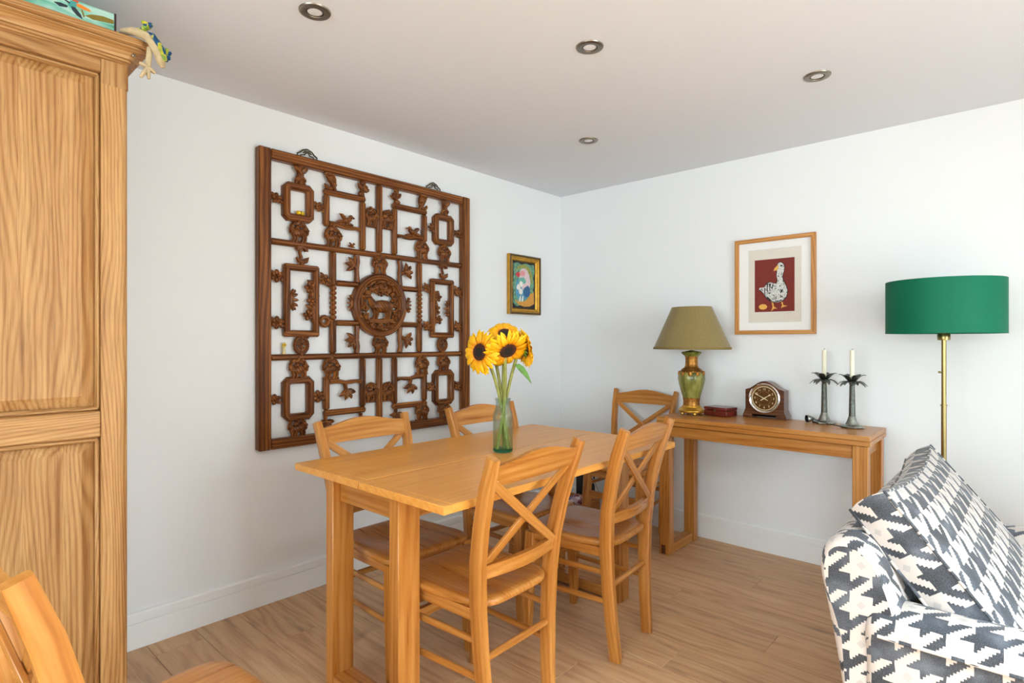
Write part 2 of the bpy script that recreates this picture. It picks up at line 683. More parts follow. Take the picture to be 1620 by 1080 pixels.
def raised_panel(y0, y1, z0, z1):
    # moulded bead round the opening
    mb = MB()
    for (a, b, c, d) in ((y0, y1, z0, z0 + .014), (y0, y1, z1 - .014, z1), (y0, y0 + .012, z0, z1), (y1 - .012, y1, z0, z1)):
        mb.box((WX - .018, (a + b) / 2, (c + d) / 2), (.02, b - a, d - c), 1 if (b - a) > (d - c) else 2, .005)
    wpart(mb, 'bead_moulding')
    pan = empty('panel', (0, 0, 0))
    pan.parent = wd
    pan.location = -wd.location
    # boards of the panel, bevelled field
    n = 5
    xb, xf = WX - .030, WX - .012
    wds = [.8 + random.random() * .5 for _ in range(n)]
    tot = sum(wds)
    yy = y0
    m = .045
    for i in range(n):
        ya, yb = yy, yy + (y1 - y0) * wds[i] / tot
        yy = yb
        # cross-section columns along y: height is a function of distance to the panel edge
        ys = sorted(set([ya, yb] + [q for q in (y0 + m, y1 - m) if ya < q < yb]))
        zs = [z0, z0 + m, z1 - m, z1]

        def ht(yv, zv):
            d = min(yv - y0, y1 - yv, zv - z0, z1 - zv)
            t = max(0, min(1, d / m))
            return xb + (xf - xb) * t
        vs, fs = [], []
        for yv in ys:
            for zv in zs:
                vs.append((ht(yv, zv) - .0002 * (i % 2), yv, zv))
        nz = len(zs)
        for a in range(len(ys) - 1):
            for b in range(nz - 1):
                c4 = (a * nz + b, (a + 1) * nz + b, (a + 1) * nz + b + 1, a * nz + b + 1)
                lo, hi = min(ht(vs[q_][1], vs[q_][2]) for q_ in c4), max(ht(vs[q_][1], vs[q_][2]) for q_ in c4)
                left = abs(vs[c4[0]][1] - y0) < 1e-6
                if (left and b == 0) or (not left and b == nz - 2):
                    fs += [(c4[0], c4[1], c4[2]), (c4[0], c4[2], c4[3])]
                else:
                    fs += [(c4[0], c4[1], c4[3]), (c4[1], c4[2], c4[3])]
        nb = len(vs)
        vs += [(xb - .012, ya, z0), (xb - .012, yb, z0), (xb - .012, yb, z1), (xb - .012, ya, z1)]
        fs.append((nb, nb + 3, nb + 2, nb + 1))
        off = random.uniform(-9, 9)
        mb = MB().add(vs, fs, [(v[2] + off, v[1] + off * .37, v[0]) for v in vs])
        mb.build('board', M['ward'], pan, ang=6, normals=False)
    return pan


for (a, b) in ((-3.638, -3.150), (-4.173, -3.712)):
    raised_panel(a, b, 1.061, 2.068)
    raised_panel(a, b, .16, .983)

CORN = [(0, 2.108), (.004, 2.110), (.004, 2.114), (.0015, 2.1145), (.0015, 2.117), (.009, 2.1175), (.009, 2.122), (.0065, 2.1225), (.0065, 2.125), (.014, 2.1255), (.016, 2.133), (.022, 2.142),
        (.032, 2.149), (.042, 2.152), (.042, 2.155), (.038, 2.1555), (.038, 2.158), (.047, 2.1585), (.052, 2.161), (.054, 2.165), (.054, 2.178), (.051, 2.180)]


def corn_loop(o, z):
    x1, y1, y0 = WX + o, WY1 + o, WY0 - o
    ch = .012 + .35 * o
    return [V((.06, y0, z)), V((x1, y0, z)), V((x1, y1 - ch, z)), V((x1 - ch * .3, y1 - ch * .3, z)), V((x1 - ch, y1, z)), V((.06, y1, z))]


mb = MB()
loops = [corn_loop(o, z) for o, z in CORN]
gs = [(p.y, p.z * 1.0, p.x) for L in loops for p in L]
mb.loft(loops, gs=gs)
o = mb.build('cornice', M['ward'], wd, 'stepped oak cornice moulding', ang=14)
o.location = -wd.location
R90y = Matrix.Rotation(PI / 2, 3, 'Y')
mb = MB().lathe([(0.0, .006), (.003, .006), (.0055, .004), (.0055, 0)], 14, (.7205, -3.072, 2.138), R=R90y)
wpart(mb, 'screw_cap', M['steel'], label='small grey metal screw cap')

# picture box lying on the wardrobe
gb = empty('painted_box', (.46, -3.33, 2.1815), 0, 'mint green box with a painted hummingbird, lying on top of the wardrobe', 'box')
k = N('mint_painted_box')
tc = k.n('ShaderNodeTexCoord')
nz = k.n('ShaderNodeTexNoise', Scale=14.0, Detail=3.0)
mp_ = k.n('ShaderNodeMapping')
mp_.inputs['Scale'].default_value = (1, .35, 1.6)
k.l(tc.outputs['Object'], mp_.inputs['Vector'])
k.l(mp_.outputs[0], nz.inputs['Vector'])
k.l(k.ramp(nz.outputs[0], [(.36, lin(70, 150, 122)), (.44, lin(128, 198, 172)), (.52, lin(196, 224, 208)), (.62, lin(140, 205, 180)), (.72, lin(150, 130, 40))]), k.b.inputs['Base Color'])
M['mint'] = k.m
MB().box((0, 0, .061), (.28, .48, .122), 1, .003).build('box_body', M['mint'], gb)
MB().box((0, .2385, .061), (.282, .006, .124), 2, .001).build('dark_edge', plain('dark_spine', lin(62, 34, 36), .5), gb)


def flatp(name, poly, mat, par, off):
    mb = MB()
    mb.prism(poly, .1401, .1401 + off, lambda u, v, w_: (w_, u, v))
    return mb.build(name, mat, par)


MBIRD = dict(teal=plain('print_teal', lin(70, 160, 150), .5), dark=plain('print_dark', lin(38, 46, 52), .5), orange=plain('print_orange', lin(240, 130, 30), .5),
             olive=plain('print_olive', lin(140, 116, 30), .5), red=plain('print_red', lin(214, 84, 40), .5))
flatp('bird_body', [(.118, .100), (.124, .114), (.136, .120), (.143, .112), (.140, .104), (.136, .096), (.142, .084), (.128, .090)], MBIRD['teal'], gb, .0006)
flatp('bird_wing', [(.126, .098), (.136, .098), (.150, .082), (.154, .070), (.140, .076), (.128, .088)], MBIRD['dark'], gb, .0009)
flatp('bird_wing', [(.084, .094), (.100, .098), (.118, .096), (.116, .090), (.098, .086)], MBIRD['dark'], gb, .0009)
flatp('bird_beak', [(.124, .108), (.100, .117), (.086, .1215), (.086, .120), (.102, .113), (.122, .103)], MBIRD['dark'], gb, .0008)
flatp('petal_print', [(.138, .112), (.150, .113), (.172, .107), (.176, .101), (.156, .100), (.140, .104)], MBIRD['orange'], gb, .0008)
flatp('crest_print', [(.128, .116), (.132, .1215), (.144, .1205), (.144, .115)], MBIRD['red'], gb, .0010)
flatp('leaf_print', [(.160, .084), (.176, .094), (.205, .101), (.234, .100), (.234, .088), (.205, .084), (.180, .080)], MBIRD['olive'], gb, .0007)
flatp('stem_print', [(.150, .098), (.154, .098), (.160, .080), (.156, .078)], MBIRD['olive'], gb, .0008)

# cloth lizard hanging over the cornice corner
tz = empty('cloth_lizard_toy', (.76, -3.05, 2.180), 0, 'small cloth lizard toy with blue and yellow back, hanging off the wardrobe corner', 'toy')
tl = lambda p: V(p) - V(tz.location)
M['toy_cream'] = plain('toy_cream_cloth', lin(186, 164, 126), .9, sheen=.1, var=.15, vscale=40)
k = N('toy_blue_yellow')
a = k.n('ShaderNodeAttribute', _attribute_name='gc')
nz = k.n('ShaderNodeTexNoise', Scale=46.0, Detail=1.0)
k.l(a.outputs['Vector'], nz.inputs['Vector'])
k.l(k.ramp(nz.outputs[0], [(.42, lin(18, 62, 104)), (.5, lin(28, 92, 130)), (.54, lin(206, 190, 40)), (.66, lin(120, 150, 60))]), k.b.inputs['Base Color'])
k.b.inputs['Roughness'].default_value = .85
M['toy_blue'] = k.m
bpath = [tl(p) for p in ((.73, -3.105, 2.196), (.755, -3.080, 2.196), (.785, -3.048, 2.180), (.797, -3.030, 2.145), (.795, -3.018, 2.112), (.793, -3.014, 2.098))]
MB().sweep(bpath, [(.010, .008), (.020, .011), (.022, .014), (.021, .014), (.017, .012), (.007, .006)], n=10, up=(1, 1, .2)).build('body', M['toy_cream'], tz)
MB().sweep([p + V((.008, .009, .004)) for p in bpath[1:5]], [(.012, .007), (.017, .008), (.017, .008), (.011, .006)], n=8, up=(1, 1, .2)).build('striped_back', M['toy_blue'], tz)
MB().sweep([tl(p) for p in ((.72, -3.115, 2.190), (.735, -3.098, 2.192), (.735, -3.098, 2.205))], [(.004, .004), (.005, .004), (.003, .003)]).build('tail', M['toy_blue'], tz)


def limb(pts, toes, mat='toy_cream'):
    o = MB().sweep([tl(p) for p in pts], [(.0085, .007)] * (len(pts) - 1) + [(.010, .008)], n=8).build('limb', M[mat], tz)
    e = V(pts[-1])
    for d in toes:
        MB().sweep([tl(e), tl(e + V(d) * .6), tl(e + V(d))], [(.0065, .0055), (.008, .0065), (.005, .004)], n=8).build('toe', M[mat], o)


limb([(.785, -3.046, 2.150), (.788, -3.050, 2.115), (.789, -3.053, 2.088)], [(0, -.022, .006), (0, -.018, -.036), (0, .003, -.034), (0, .020, -.012)])
limb([(.790, -3.022, 2.150), (.796, -3.008, 2.135), (.798, -3.004, 2.140)], [(0, -.002, .018), (0, .010, .010), (0, .006, -.014)], 'toy_blue')
limb([(.765, -3.064, 2.192), (.77, -3.060, 2.205), (.79, -3.050, 2.212)], [(.004, -.02, .004), (.01, .004, .004)], 'toy_blue')

# ------------------------------------------------------------------ carved lattice screen on the left wall
SX0, SX1 = .006, .042        # back and front of the lattice
sc = empty('carved_wooden_screen', (0, -1.70, .746), 0, 'large square carved dark wood lattice screen hung on the left wall', 'wall screen')
so = V((0, 1.70, -.746))


def spart(mb, name, mat=None, parent=None, label=None, ang=38):
    o = mb.build(name, mat or M['carve'], parent or sc, label, ang)
    if parent is None:
        o.location = so
    return o


def sbar(y0, z0, y1, z1, wdt=.032, d0=SX0, d1=SX1 - .004, name='lattice_bar', round_=.009, parent=None, mb=None):
    own = mb is None
    mb = mb or MB()
    mb.bar(((d0 + d1) / 2, y0, z0), ((d0 + d1) / 2, y1, z1), d1 - d0, wdt, up=(0, 0, 1) if abs(y1 - y0) > abs(z1 - z0) else (0, 1, 0), bev=round_)
    if own:
        # bar(): w is along side, h along up
        return spart(mb, name)
    return mb


def hbar(y0, y1, z, wd_=.030, name='lattice_rail'):
    mb = MB()
    mb.box(((SX0 + SX1 - .004) / 2, (y0 + y1) / 2, z), (SX1 - .004 - SX0, y1 - y0, wd_), 1, .009)
    return spart(mb, name)


def vbar(y, z0, z1, wd_=.036, name='lattice_post'):
    mb = MB()
    mb.box(((SX0 + SX1 - .004) / 2, y, (z0 + z1) / 2), (SX1 - .004 - SX0, wd_, z1 - z0), 2, .009)
    return spart(mb, name)


def frame_member(p, name, ax):
    c, s_ = p
    return spart(MB().box(c, s_, ax, .006), name)


YL0, YL1, YR0, YR1 = -2.392, -2.330, -1.082, -1.020
ZB0, ZB1, ZT0, ZT1 = .746, .796, 2.146, 2.196
frame_member(((.026, (YL0 + YL1) / 2, 1.471), (.044, YL1 - YL0, ZT1 - ZB0)), 'frame_stile', 2)
frame_member(((.026, (YR0 + YR1) / 2, 1.471), (.044, YR1 - YR0, ZT1 - ZB0)), 'frame_stile', 2)
frame_member(((.025, -1.706, (ZT0 + ZT1) / 2), (.042, YR0 - YL1, ZT1 - ZT0)), 'frame_rail', 1)
frame_member(((.025, -1.706, (ZB0 + ZB1) / 2), (.042, YR0 - YL1, ZB1 - ZB0)), 'frame_rail', 1)
# long rails
hbar(YL1, YR0, 1.753)
hbar(YL1, YR0, 1.189)
SYM = -1.705           # axis of symmetry


def mir(y):
    return 2 * SYM - y


def mirz(z):
    return 2 * 1.471 - z


# centre posts
vbar(-1.703, 1.768, ZT0, .036)
vbar(-1.703, ZB1, 1.174, .036)


def octo(yc, zc, hw, hh, ch, bw):
    mb = MB()
    def loop(hw_, hh_, c_, x):
        return [V((x, yc + a, zc + b)) for a, b in ((-hw_ + c_, hh_), (hw_ - c_, hh_), (hw_, hh_ - c_), (hw_, -hh_ + c_), (hw_ - c_, -hh_), (-hw_ + c_, -hh_), (-hw_, -hh_ + c_), (-hw_, hh_ - c_))]
    prof = [(0, SX0), (0, SX1 - .012), (.008, SX1 - .002), (bw - .008, SX1 - .002), (bw, SX1 - .012), (bw, SX0)]
    loops = [loop(hw - d, hh - d, max(.004, ch - d * .62), x) for d, x in prof]
    n = 8
    vs = [p for L in loops for p in L]
    fs = []
    for i in range(len(loops)):
        j = (i + 1) % len(loops)
        for q in range(n):
            q2 = (q + 1) % n
            fs.append((i * n + q, i * n + q2, j * n + q2, j * n + q))
    gs = []
    for (d, x) in prof:
        for q in range(n):
            gs.append((q * .16, d + .3 * yc, x + zc))
    mb.add(vs, fs, gs)
    return spart(mb, 'octagonal_frame')


for yc in (-2.183, mir(-2.183)):
    octo(yc, 1.962, .081, .096, .024, .037)
    octo(yc, 1.471 * 2 - 1.962 + .002, .082, .110, .028, .036)


def rect_frame(y0, y1, z0, z1, bw=.033):
    r = empty('rectangular_frame', (0, 0, 0))
    r.parent = sc
    r.location = so
    xm, dx = (SX0 + SX1) / 2, SX1 - SX0
    for zc in (z0 + bw / 2, z1 - bw / 2):
        MB().box((xm, (y0 + y1) / 2, zc), (dx, y1 - y0, bw), 1, .009).build('frame_rail', M['carve'], r)
    for yc in (y0 + bw / 2, y1 - bw / 2):
        MB().box((xm, yc, (z0 + z1) / 2), (dx - .002, bw, z1 - z0 - bw), 2, .009).build('frame_post', M['carve'], r)
    return r


rect_frame(-2.262, -2.074, 1.290, 1.653)
rect_frame(mir(-2.074), mir(-2.262), 1.290, 1.653)

# open frames beside the centre posts (one post runs on to the rail, the inner rail is a carved twig)
for sgn in (0, 1):
    for up in (0, 1):
        Y = (lambda v: mir(v)) if sgn else (lambda v: v)
        Z = (lambda v: v) if up else (lambda v: mirz(v))
        a, b = sorted((Y(-2.046), Y(-1.795)))
        hbar(a, b, Z(2.048), .032, 'open_frame_rail')
        za, zb = sorted((Z(2.032), Z(1.868)))
        vbar(Y(-2.030), za, zb, .033, 'open_frame_post')
        za, zb = sorted((Z(2.032), Z(1.768)))
        vbar(Y(-1.811), za, zb, .033, 'open_frame_post')
        # twig rail
        a, b = Y(-2.014), Y(-1.826)
        z = Z(1.885)
        pts = [(.024, a + (b - a) * t, z - .010 * t + .004 * math.sin(9 * t)) for t in (0, .25, .5, .7, .85, 1)]
        spart(MB().sweep(pts, [(.015, .013), (.013, .013), (.011, .012), (.012, .010), (.010, .014), (.014, .016)], n=8, up=(1, 0, 0)), 'carved_twig')
        # L frames round the medallion
        za, zb = sorted((Z(1.738), Z(1.560)))
        vbar(Y(-1.992), za, zb, .034, 'corner_bracket_post')
        a, b = sorted((Y(-1.975), Y(-1.838)))
        hbar(a, b, Z(1.576), .030, 'corner_bracket_rail')
        pts = [(.024, Y(-1.848) + .004 * math.sin(11 * t), Z(1.590 + .148 * t)) for t in (0, .3, .5, .75, 1)]
        spart(MB().sweep(pts, [(.017, .015), (.014, .013), (.013, .015), (.015, .013), (.016, .017)], n=8, up=(1, 0, 0)), 'carved_twig')
    # beaded baluster
    prof = []
    z0, z1, nb = 1.382, 1.560, 7
    for q in range(nb * 6 + 1):
        t = q / (nb * 6)
        prof.append((.009 + .0095 * abs(math.sin(PI * t * nb)) ** .7, z0 + (z1 - z0) * t))
    spart(MB().lathe(prof, 12, (.024, mir(-1.992) if sgn else -1.992, 0)), 'beaded_baluster')

# ---- carved pieces.  local frame: a (along wall), b (up), c (out of wall)


class Carve:
    def __init__(s, y, z, sc_=1.0, flip=1, rot=0, c=.024):
        s.mb, s.y, s.z, s.k, s.fl, s.c = MB(), y, z, sc_ * 1.12, flip, c
        s.cr, s.sr = math.cos(rot), math.sin(rot)

    def P(s, a, b, c=0):
        a *= s.fl
        a, b = a * s.cr - b * s.sr, a * s.sr + b * s.cr
        return V((s.c + c * s.k, s.y + a * s.k, s.z + b * s.k))

    def e(s, a, b, ra, rb, rc, rot=0, c=0, n=7, m=5):
        rt = rot * s.fl + math.atan2(s.sr, s.cr)
        s.mb.ell(s.P(a, b, c), (rc * s.k * 1.1, ra * s.k * 1.15, rb * s.k * 1.15), Matrix.Rotation(rt, 3, 'X'), n, m)
        return s

    def t(s, pts, r, n=6, c=0):
        P = [s.P(p[0], p[1], p[2] if len(p) > 2 else c) for p in pts]
        if not isinstance(r, (list, tuple)): r = [r] * len(P)
        s.mb.sweep(P, [(q * s.k * 1.22, q * s.k * 1.22) for q in r], n=n, up=(1, 0, 0))
        return s

    def arc(s, r, a0, a1, th, n=9, cx=0, cy=0, c=0, ey=1):
        pts = [(cx + r * math.cos(a0 + (a1 - a0) * i / n), cy + ey * r * math.sin(a0 + (a1 - a0) * i / n)) for i in range(n + 1)]
        return s.t(pts, th, c=c)

    def leaf(s, a, b, ang, L, W, c=.006):
        d = (math.cos(ang), math.sin(ang))
        s.t([(a, b, c * .4), (a + d[0] * L * .35, b + d[1] * L * .35, c), (a + d[0] * L * .7, b + d[1] * L * .7, c * 1.2), (a + d[0] * L, b + d[1] * L, c * .6)], [W * .45, W, W * .75, W * .1], 6)
        return s

    def out(s, name):
        return spart(s.mb, name, ang=50)


def flower(y, z, k=1, rot=0, petals=5):
    q = Carve(y, z, k, 1, rot)
    for i in range(petals):
        a = 2 * PI * i / petals + .3
        q.e(.016 * math.cos(a), .016 * math.sin(a), .0125, .0095, .009, a, .004)
    q.e(0, 0, .008, .008, .012, 0, .008)
    q.leaf(.01, -.012, -.6, .03, .008).leaf(-.01, .012, 2.5, .03, .008)
    q.t([(-.034, 0), (.034, 0)], .006)
    return q.out('carved_flower')


def animal(y, z, k=1, flip=1, w_=1.0, h_=1.0):
    q = Carve(y, z, k, flip)
    q.arc(.034, -.3, PI + .3, .0065, 10, 0, .004, 0, 1.15 * h_)
    q.e(-.002, -.004, .026 * w_, .015, .013, .15, .006)          # body
    q.e(.020 * w_, .012, .011, .010, .011, 0, .010)               # head
    q.e(.029 * w_, .008, .006, .005, .007, 0, .010)               # muzzle
    q.t([(.014, .020, .008), (.011, .033, .006)], [.005, .003]).t([(.024, .020, .008), (.027, .031, .006)], [.004, .002])
    for a in (-.022, -.010, .010, .020):
        q.t([(a * w_, -.008, .006), (a * w_ + .003, -.026, .006), (a * w_ - .002, -.044, .004)], [.0075, .0055, .006])
    q.t([(-.024, .002, .006), (-.034, .014, .008), (-.026, .028, .006)], [.006, .005, .003])
    q.t([(-.036, -.043), (.036, -.043)], .006)
    q.leaf(-.016, .028, .5, .026, .008).leaf(.006, .036, 2.4, .024, .008).leaf(-.030, -.010, 1.9, .03, .007).leaf(.030, -.014, 1.3, .026, .007)
    q.e(-.012, .014, .010, .008, .010, .4, .010).e(.004, .026, .009, .007, .009, 0, .006)
    return q.out('carved_animal')


def fan(y, z, k=1, flip=1, kind=0):
    q = Carve(y, z, k, flip)
    if kind == 0:
        q.e(0, -.006, .012, .020, .012, 0, .006).e(0, .022, .016, .012, .010)
        q.leaf(0, .005, .7, .040, .010, .010).leaf(0, .005, PI - .7, .040, .010, .010)
        q.leaf(0, -.010, -.6, .030, .009).leaf(0, -.010, PI + .6, .030, .009)
        q.t([(0, .044), (0, -.040)], [.012, .010])
        q.t([(.010, -.020), (.022, -.040)], [.007, .005]).t([(-.010, -.020), (-.020, -.040)], [.007, .005])
    elif kind == 1:
        q.arc(.026, -2.2, 2.4, .007, 11, -.002, .004, .004, 1.25)
        q.e(.004, .010, .016, .013, .010, .6, .008).e(.018, -.010, .012, .010, .010, -.4, .008)
        q.t([(-.014, .022, .006), (.006, -.004, .010), (.022, -.030, .006), (.030, -.040, .004)], [.006, .009, .008, .004])
        q.leaf(-.012, .030, .2, .036, .008).leaf(-.022, -.012, -1.0, .030, .007)
        q.t([(0, .046), (0, .030)], [.014, .009]).t([(.004, -.028), (.008, -.046)], [.008, .010])
    else:
        q.e(.002, .018, .011, .018, .010, .2, .006).e(.014, .000, .010, .014, .010, -.5, .006)
        q.leaf(-.004, -.004, 1.2, .044, .010).leaf(-.004, -.008, 2.2, .034, .009).leaf(.004, -.012, .3, .034, .009)
        q.e(-.006, -.024, .014, .010, .009, .3, .004)
        q.t([(0, .046), (-.002, 0), (.004, -.046)], [.009, .007, .010])
    return q.out('carved_foliage')


def leaves(y, z, k=1, rot=0, n=4):
    q = Carve(y, z, k, 1, rot)
    for i in range(n):
        q.leaf(0, 0, (i - (n - 1) / 2) * .75, .044, .0095, .010)
    q.e(.004, 0, .011, .010, .010, 0, .006)
    q.t([(-.026, 0), (.004, 0)], [.009, .007])
    return q.out('carved_leaf_spray')


def half_flower(y, z, k=1, rot=0):
    q = Carve(y, z, k, 1, rot)
    for i in range(7):
        a = -PI / 2 + PI * i / 6
        q.leaf(0, .036 * math.sin(a) * .8, a * .8, .022 + .012 * math.cos(a), .007, .008)
    q.e(0, 0, .010, .030, .010, 0, .004)
    return q.out('carved_half_flower')


def bird(y, z, k=1, flip=1):
    q = Carve(y, z, k, flip)
    q.e(0, 0, .022, .010, .010, .35, .006).e(.016, .014, .008, .008, .008, 0, .008)
    q.leaf(.022, .014, -.2, .014, .004)
    q.leaf(-.006, .002, 2.5, .034, .008, .010).leaf(-.012, -.004, 3.3, .034, .006)
    q.e(.002, -.014, .030, .007, .010)
    return q.out('carved_bird')


def crescent(y, z, k=1, flip=1):
    q = Carve(y, z, k, flip)
    q.arc(.026, PI * .15, PI * .85, .010, 8, 0, .008)
    q.t([(-.030, .020), (-.020, .030), (.0, .036), (.020, .030), (.032, .018)], [.004, .010, .011, .010, .003])
    q.t([(-.004, .030), (-.010, .008), (-.002, -.018)], [.009, .007, .008])
    q.t([(-.026, -.014), (-.016, -.028), (.004, -.034), (.024, -.026), (.036, -.010)], [.004, .010, .012, .010, .002])
    q.t([(0, .048), (0, .034)], .010).t([(0, -.032), (0, -.048)], .010)
    return q.out('carved_crescent')


def fretted_oval(y, z, k=1):
    q = Carve(y, z, k)
    q.arc(.032, 0, 2 * PI, .008, 14, 0, 0, 0, 1.15)
    q.t([(-.030, .004), (.030, .008)], .006).t([(0, .036), (0, -.036)], .006)
    q.arc(.016, PI, 2 * PI, .005, 7, -.002, -.008)
    q.leaf(.012, .028, .5, .030, .007)
    q.t([(0, .050), (0, .036)], .010).t([(0, -.036), (0, -.048)], .012)
    return q.out('carved_fret')


def small_ring(y, z, k=1, flip=1):
    q = Carve(y, z, k, flip)
    q.arc(.020, .4, 2 * PI + .1, .009, 11, 0, 0)
    q.t([(-.034, .004), (-.020, .0)], .007).t([(.018, .006), (.034, .002)], .007)
    return q.out('carved_ring')


def vine(y, z, flip=1):
    q = Carve(y, z, 1.0, flip)
    q.t([(.012, .095), (.002, .06), (-.004, .02), (.003, -.02), (-.002, -.055), (.012, -.090)], [.012, .011, .012, .010, .011, .012])
    for b, a0 in ((.062, -.016), (.002, -.004), (-.062, -.022)):
        for i in range(5):
            a = 2 * PI * i / 5 + .5
            q.e(a0 + .015 * math.cos(a), b + .015 * math.sin(a), .011, .008, .009, a, .008)
        q.e(a0, b, .007, .007, .011, 0, .012)
    q.leaf(.004, .040, -.4, .034, .008).leaf(-.004, -.034, 2.6, .036, .008).leaf(.0, .080, 2.6, .032, .009).leaf(.0, -.030, .5, .030, .007)
    return q.out('carved_vine')


for i, (yy, zz) in enumerate(((-2.176, 2.105), (-2.015, 2.102), (-1.817, 2.107), (-1.590, 2.102), (-1.393, 2.102), (-1.224, 2.103))):
    fan(yy, zz, 1.12, 1 if i < 3 else -1, (0, 1, 2, 2, 1, 0)[i])
for (yy, zz, k_) in ((-2.297, 1.964, .85), (-2.072, 1.960, .8), (-1.322, 1.958, .75), (-1.110, 1.954, .8), (-2.297, 1.586, 1), (-2.040, 1.586, .95),
                     (-2.297, 1.359, 1), (-1.362, 1.589, .85), (-1.112, 1.585, .95), (-1.360, 1.359, .95), (-1.112, 1.360, .95),
                     (-2.303, .985, .85), (-2.080, .985, 1), (-1.328, .990, .9), (-1.115, .982, .9)):
    flower(yy, zz, k_, random.uniform(-.3, .3), random.choice((5, 6)))
for (yy, zz, f_) in ((-2.182, 1.815, 1), (-1.993, 1.815, 1), (-1.402, 1.818, -1), (-1.226, 1.812, -1), (-1.703, 1.697, -1), (-1.700, 1.252, 1),
                     (-2.184, 1.131, 1), (-2.004, 1.126, 1), (-1.402, 1.126, -1), (-1.232, 1.131, -1), (-2.190, .838, 1), (-1.402, .846, -1), (-1.228, .842, -1)):
    animal(yy, zz, 1.10, f_, 1.2, .95)
for (yy, zz, f_) in ((-1.757, 1.957, 1), (-1.648, 1.960, -1), (-1.757, .983, 1), (-1.648, .981, -1)):
    animal(yy, zz, 1.0, f_, 1.1)
bird(-1.915, 1.914, 1.25, 1)
bird(-1.476, 1.912, 1.25, -1)
bird(-1.880, 1.786, .55, 1)
crescent(-2.166, 1.704, .95, 1)
crescent(-1.232, 1.704, .95, 1)
small_ring(-2.040, 1.372, 1)
fretted_oval(-2.168, 1.248, .95)
fretted_oval(-1.240, 1.248, .95)
vine(-2.110, 1.470, 1)
vine(-1.300, 1.470, -1)
for (yy, zz, r_) in ((-1.872, 1.676, 2.6), (-1.872, 1.278, 3.6), (-1.528, 1.672, .4), (-1.528, 1.282, -.4), (-1.915, 1.008, -1.4), (-1.490, 1.012, -1.7)):
    leaves(yy, zz, 1.15, r_, 4)
half_flower(-2.222, 1.474, 1, 0)
half_flower(-1.196, 1.472, .95, PI)
half_flower(-1.882, 1.474, .85, PI)
half_flower(-1.512, 1.480, .85, 0)
for (yy, zz) in ((-2.036, .852), (-1.825, .846), (-1.592, .850)):
    leaves(yy, zz, 1.0, -PI / 2, 5)

# medallion
med = empty('medallion', (0, 0, 0))
med.parent = sc
med.location = so
RX90 = Matrix.Rotation(PI / 2, 3, 'Y')
prof = [(.140, -.018), (.140, .014), (.146, .020), (.152, .016), (.158, .020), (.168, .020), (.176, .012), (.178, -.018)]
mb = MB()
n = 48
vs, fs, gs = [], [], []
for (r, c) in prof:
    for q in range(n):
        a = 2 * PI * q / n
        vs.append((.028 + c, -1.700 + r * math.cos(a), 1.471 + r * math.sin(a)))
        gs.append((a * .15, r, c))
for i in range(len(prof)):
    j = (i + 1) % len(prof)
    for q in range(n):
        q2 = (q + 1) % n
        fs.append((i * n + q, i * n + q2, j * n + q2, j * n + q))
mb.add(vs, fs, gs)
mb.build('medallion_ring', M['carve'], med)


def medp(q, name):
    o = q.mb.build(name, M['carve'], med, ang=50)
    return o


q = Carve(-1.700, 1.471)
q.e(.004, -.006, .060, .028, .022, .06, .014, 10, 6)                 # deer body
q.t([(-.046, .0, .012), (-.064, .022, .016), (-.072, .036, .016)], [.020, .014, .011])
q.e(-.082, .040, .018, .010, .011, .3, .018)
q.t([(-.074, .046, .016), (-.066, .064, .012)], [.005, .003]).t([(-.078, .048, .016), (-.084, .066, .012)], [.004, .003])
for a in (-.040, -.026, .030, .046):
    q.t([(a, -.024, .010), (a + .005, -.046, .010), (a - .003, -.072, .008)], [.012, .008, .007])
q.t([(.054, .004, .010), (.064, -.018, .010), (.060, -.040, .008)], [.006, .005, .003])
medp(q, 'carved_deer')
q = Carve(-1.700, 1.471)
q.t([(-.125, -.050), (-.110, .0), (-.112, .05), (-.085, .092), (-.03, .122), (.03, .120), (.085, .092), (.112, .050), (.118, .0), (.110, -.06)], .011)
q.t([(-.1, -.086), (-.05, -.078), (0, -.084), (.05, -.076), (.105, -.082)], [.010, .012, .013, .012, .010])
q.t([(-.07, -.118), (-.02, -.112), (.03, -.118), (.07, -.116)], .010)
q.t([(.07, .02), (.085, .045), (.07, .08)], .008).t([(-.06, .085), (-.02, .07), (.02, .078), (.06, .068)], .009)
rr = random.Random(3)
for i in range(34):
    a = 2 * PI * i / 34
    r = .085 + .042 * rr.random()
    if -.075 < r * math.sin(a) < .03 and abs(r * math.cos(a)) < .07: continue
    q.leaf(r * math.cos(a), r * math.sin(a), rr.uniform(0, 6.28), .030, .0085, .012)
for i in range(9):
    a = .35 + i * .3
    q.e(.092 * math.cos(a), .092 * math.sin(a), .016, .013, .012, a, .006)
for a in (-.10, -.075, .085, .105):
    q.t([(a, -.13 + .5 * abs(a) * .6), (a * .95, -.04)], .008)
for (a, b) in ((0, .062), (-.03, .075), (.035, .066), (-.09, -.02), (.09, -.035), (0, -.108), (-.045, -.10), (.045, -.1)):
    for i in range(5):
        t_ = 2 * PI * i / 5
        q.e(a + .011 * math.cos(t_), b + .011 * math.sin(t_), .009, .007, .009, t_, .008)
medp(q, 'carved_tree_scene')

# brass hangers on top of the screen
for yy in (-2.130, -1.300):
    h = empty('hanger', (0, 0, 0))
    h.parent = sc
    h.location = so
    q = Carve(yy, 2.196, 1.0, c=.012)
    q.t([(-.046, .004), (-.048, .016), (-.034, .024), (-.022, .036), (0, .044), (.022, .036), (.034, .024), (.048, .016), (.046, .004)], .0028)
    q.t([(-.034, .004), (-.030, .014), (-.012, .016), (-.006, .028), (.006, .028), (.012, .016), (.030, .014), (.034, .004)], .0024)
    q.t([(-.020, .024), (-.008, .034), (.008, .034), (.020, .024)], .0022)
    q.mb.build('brass_scroll', M['hook'], h)

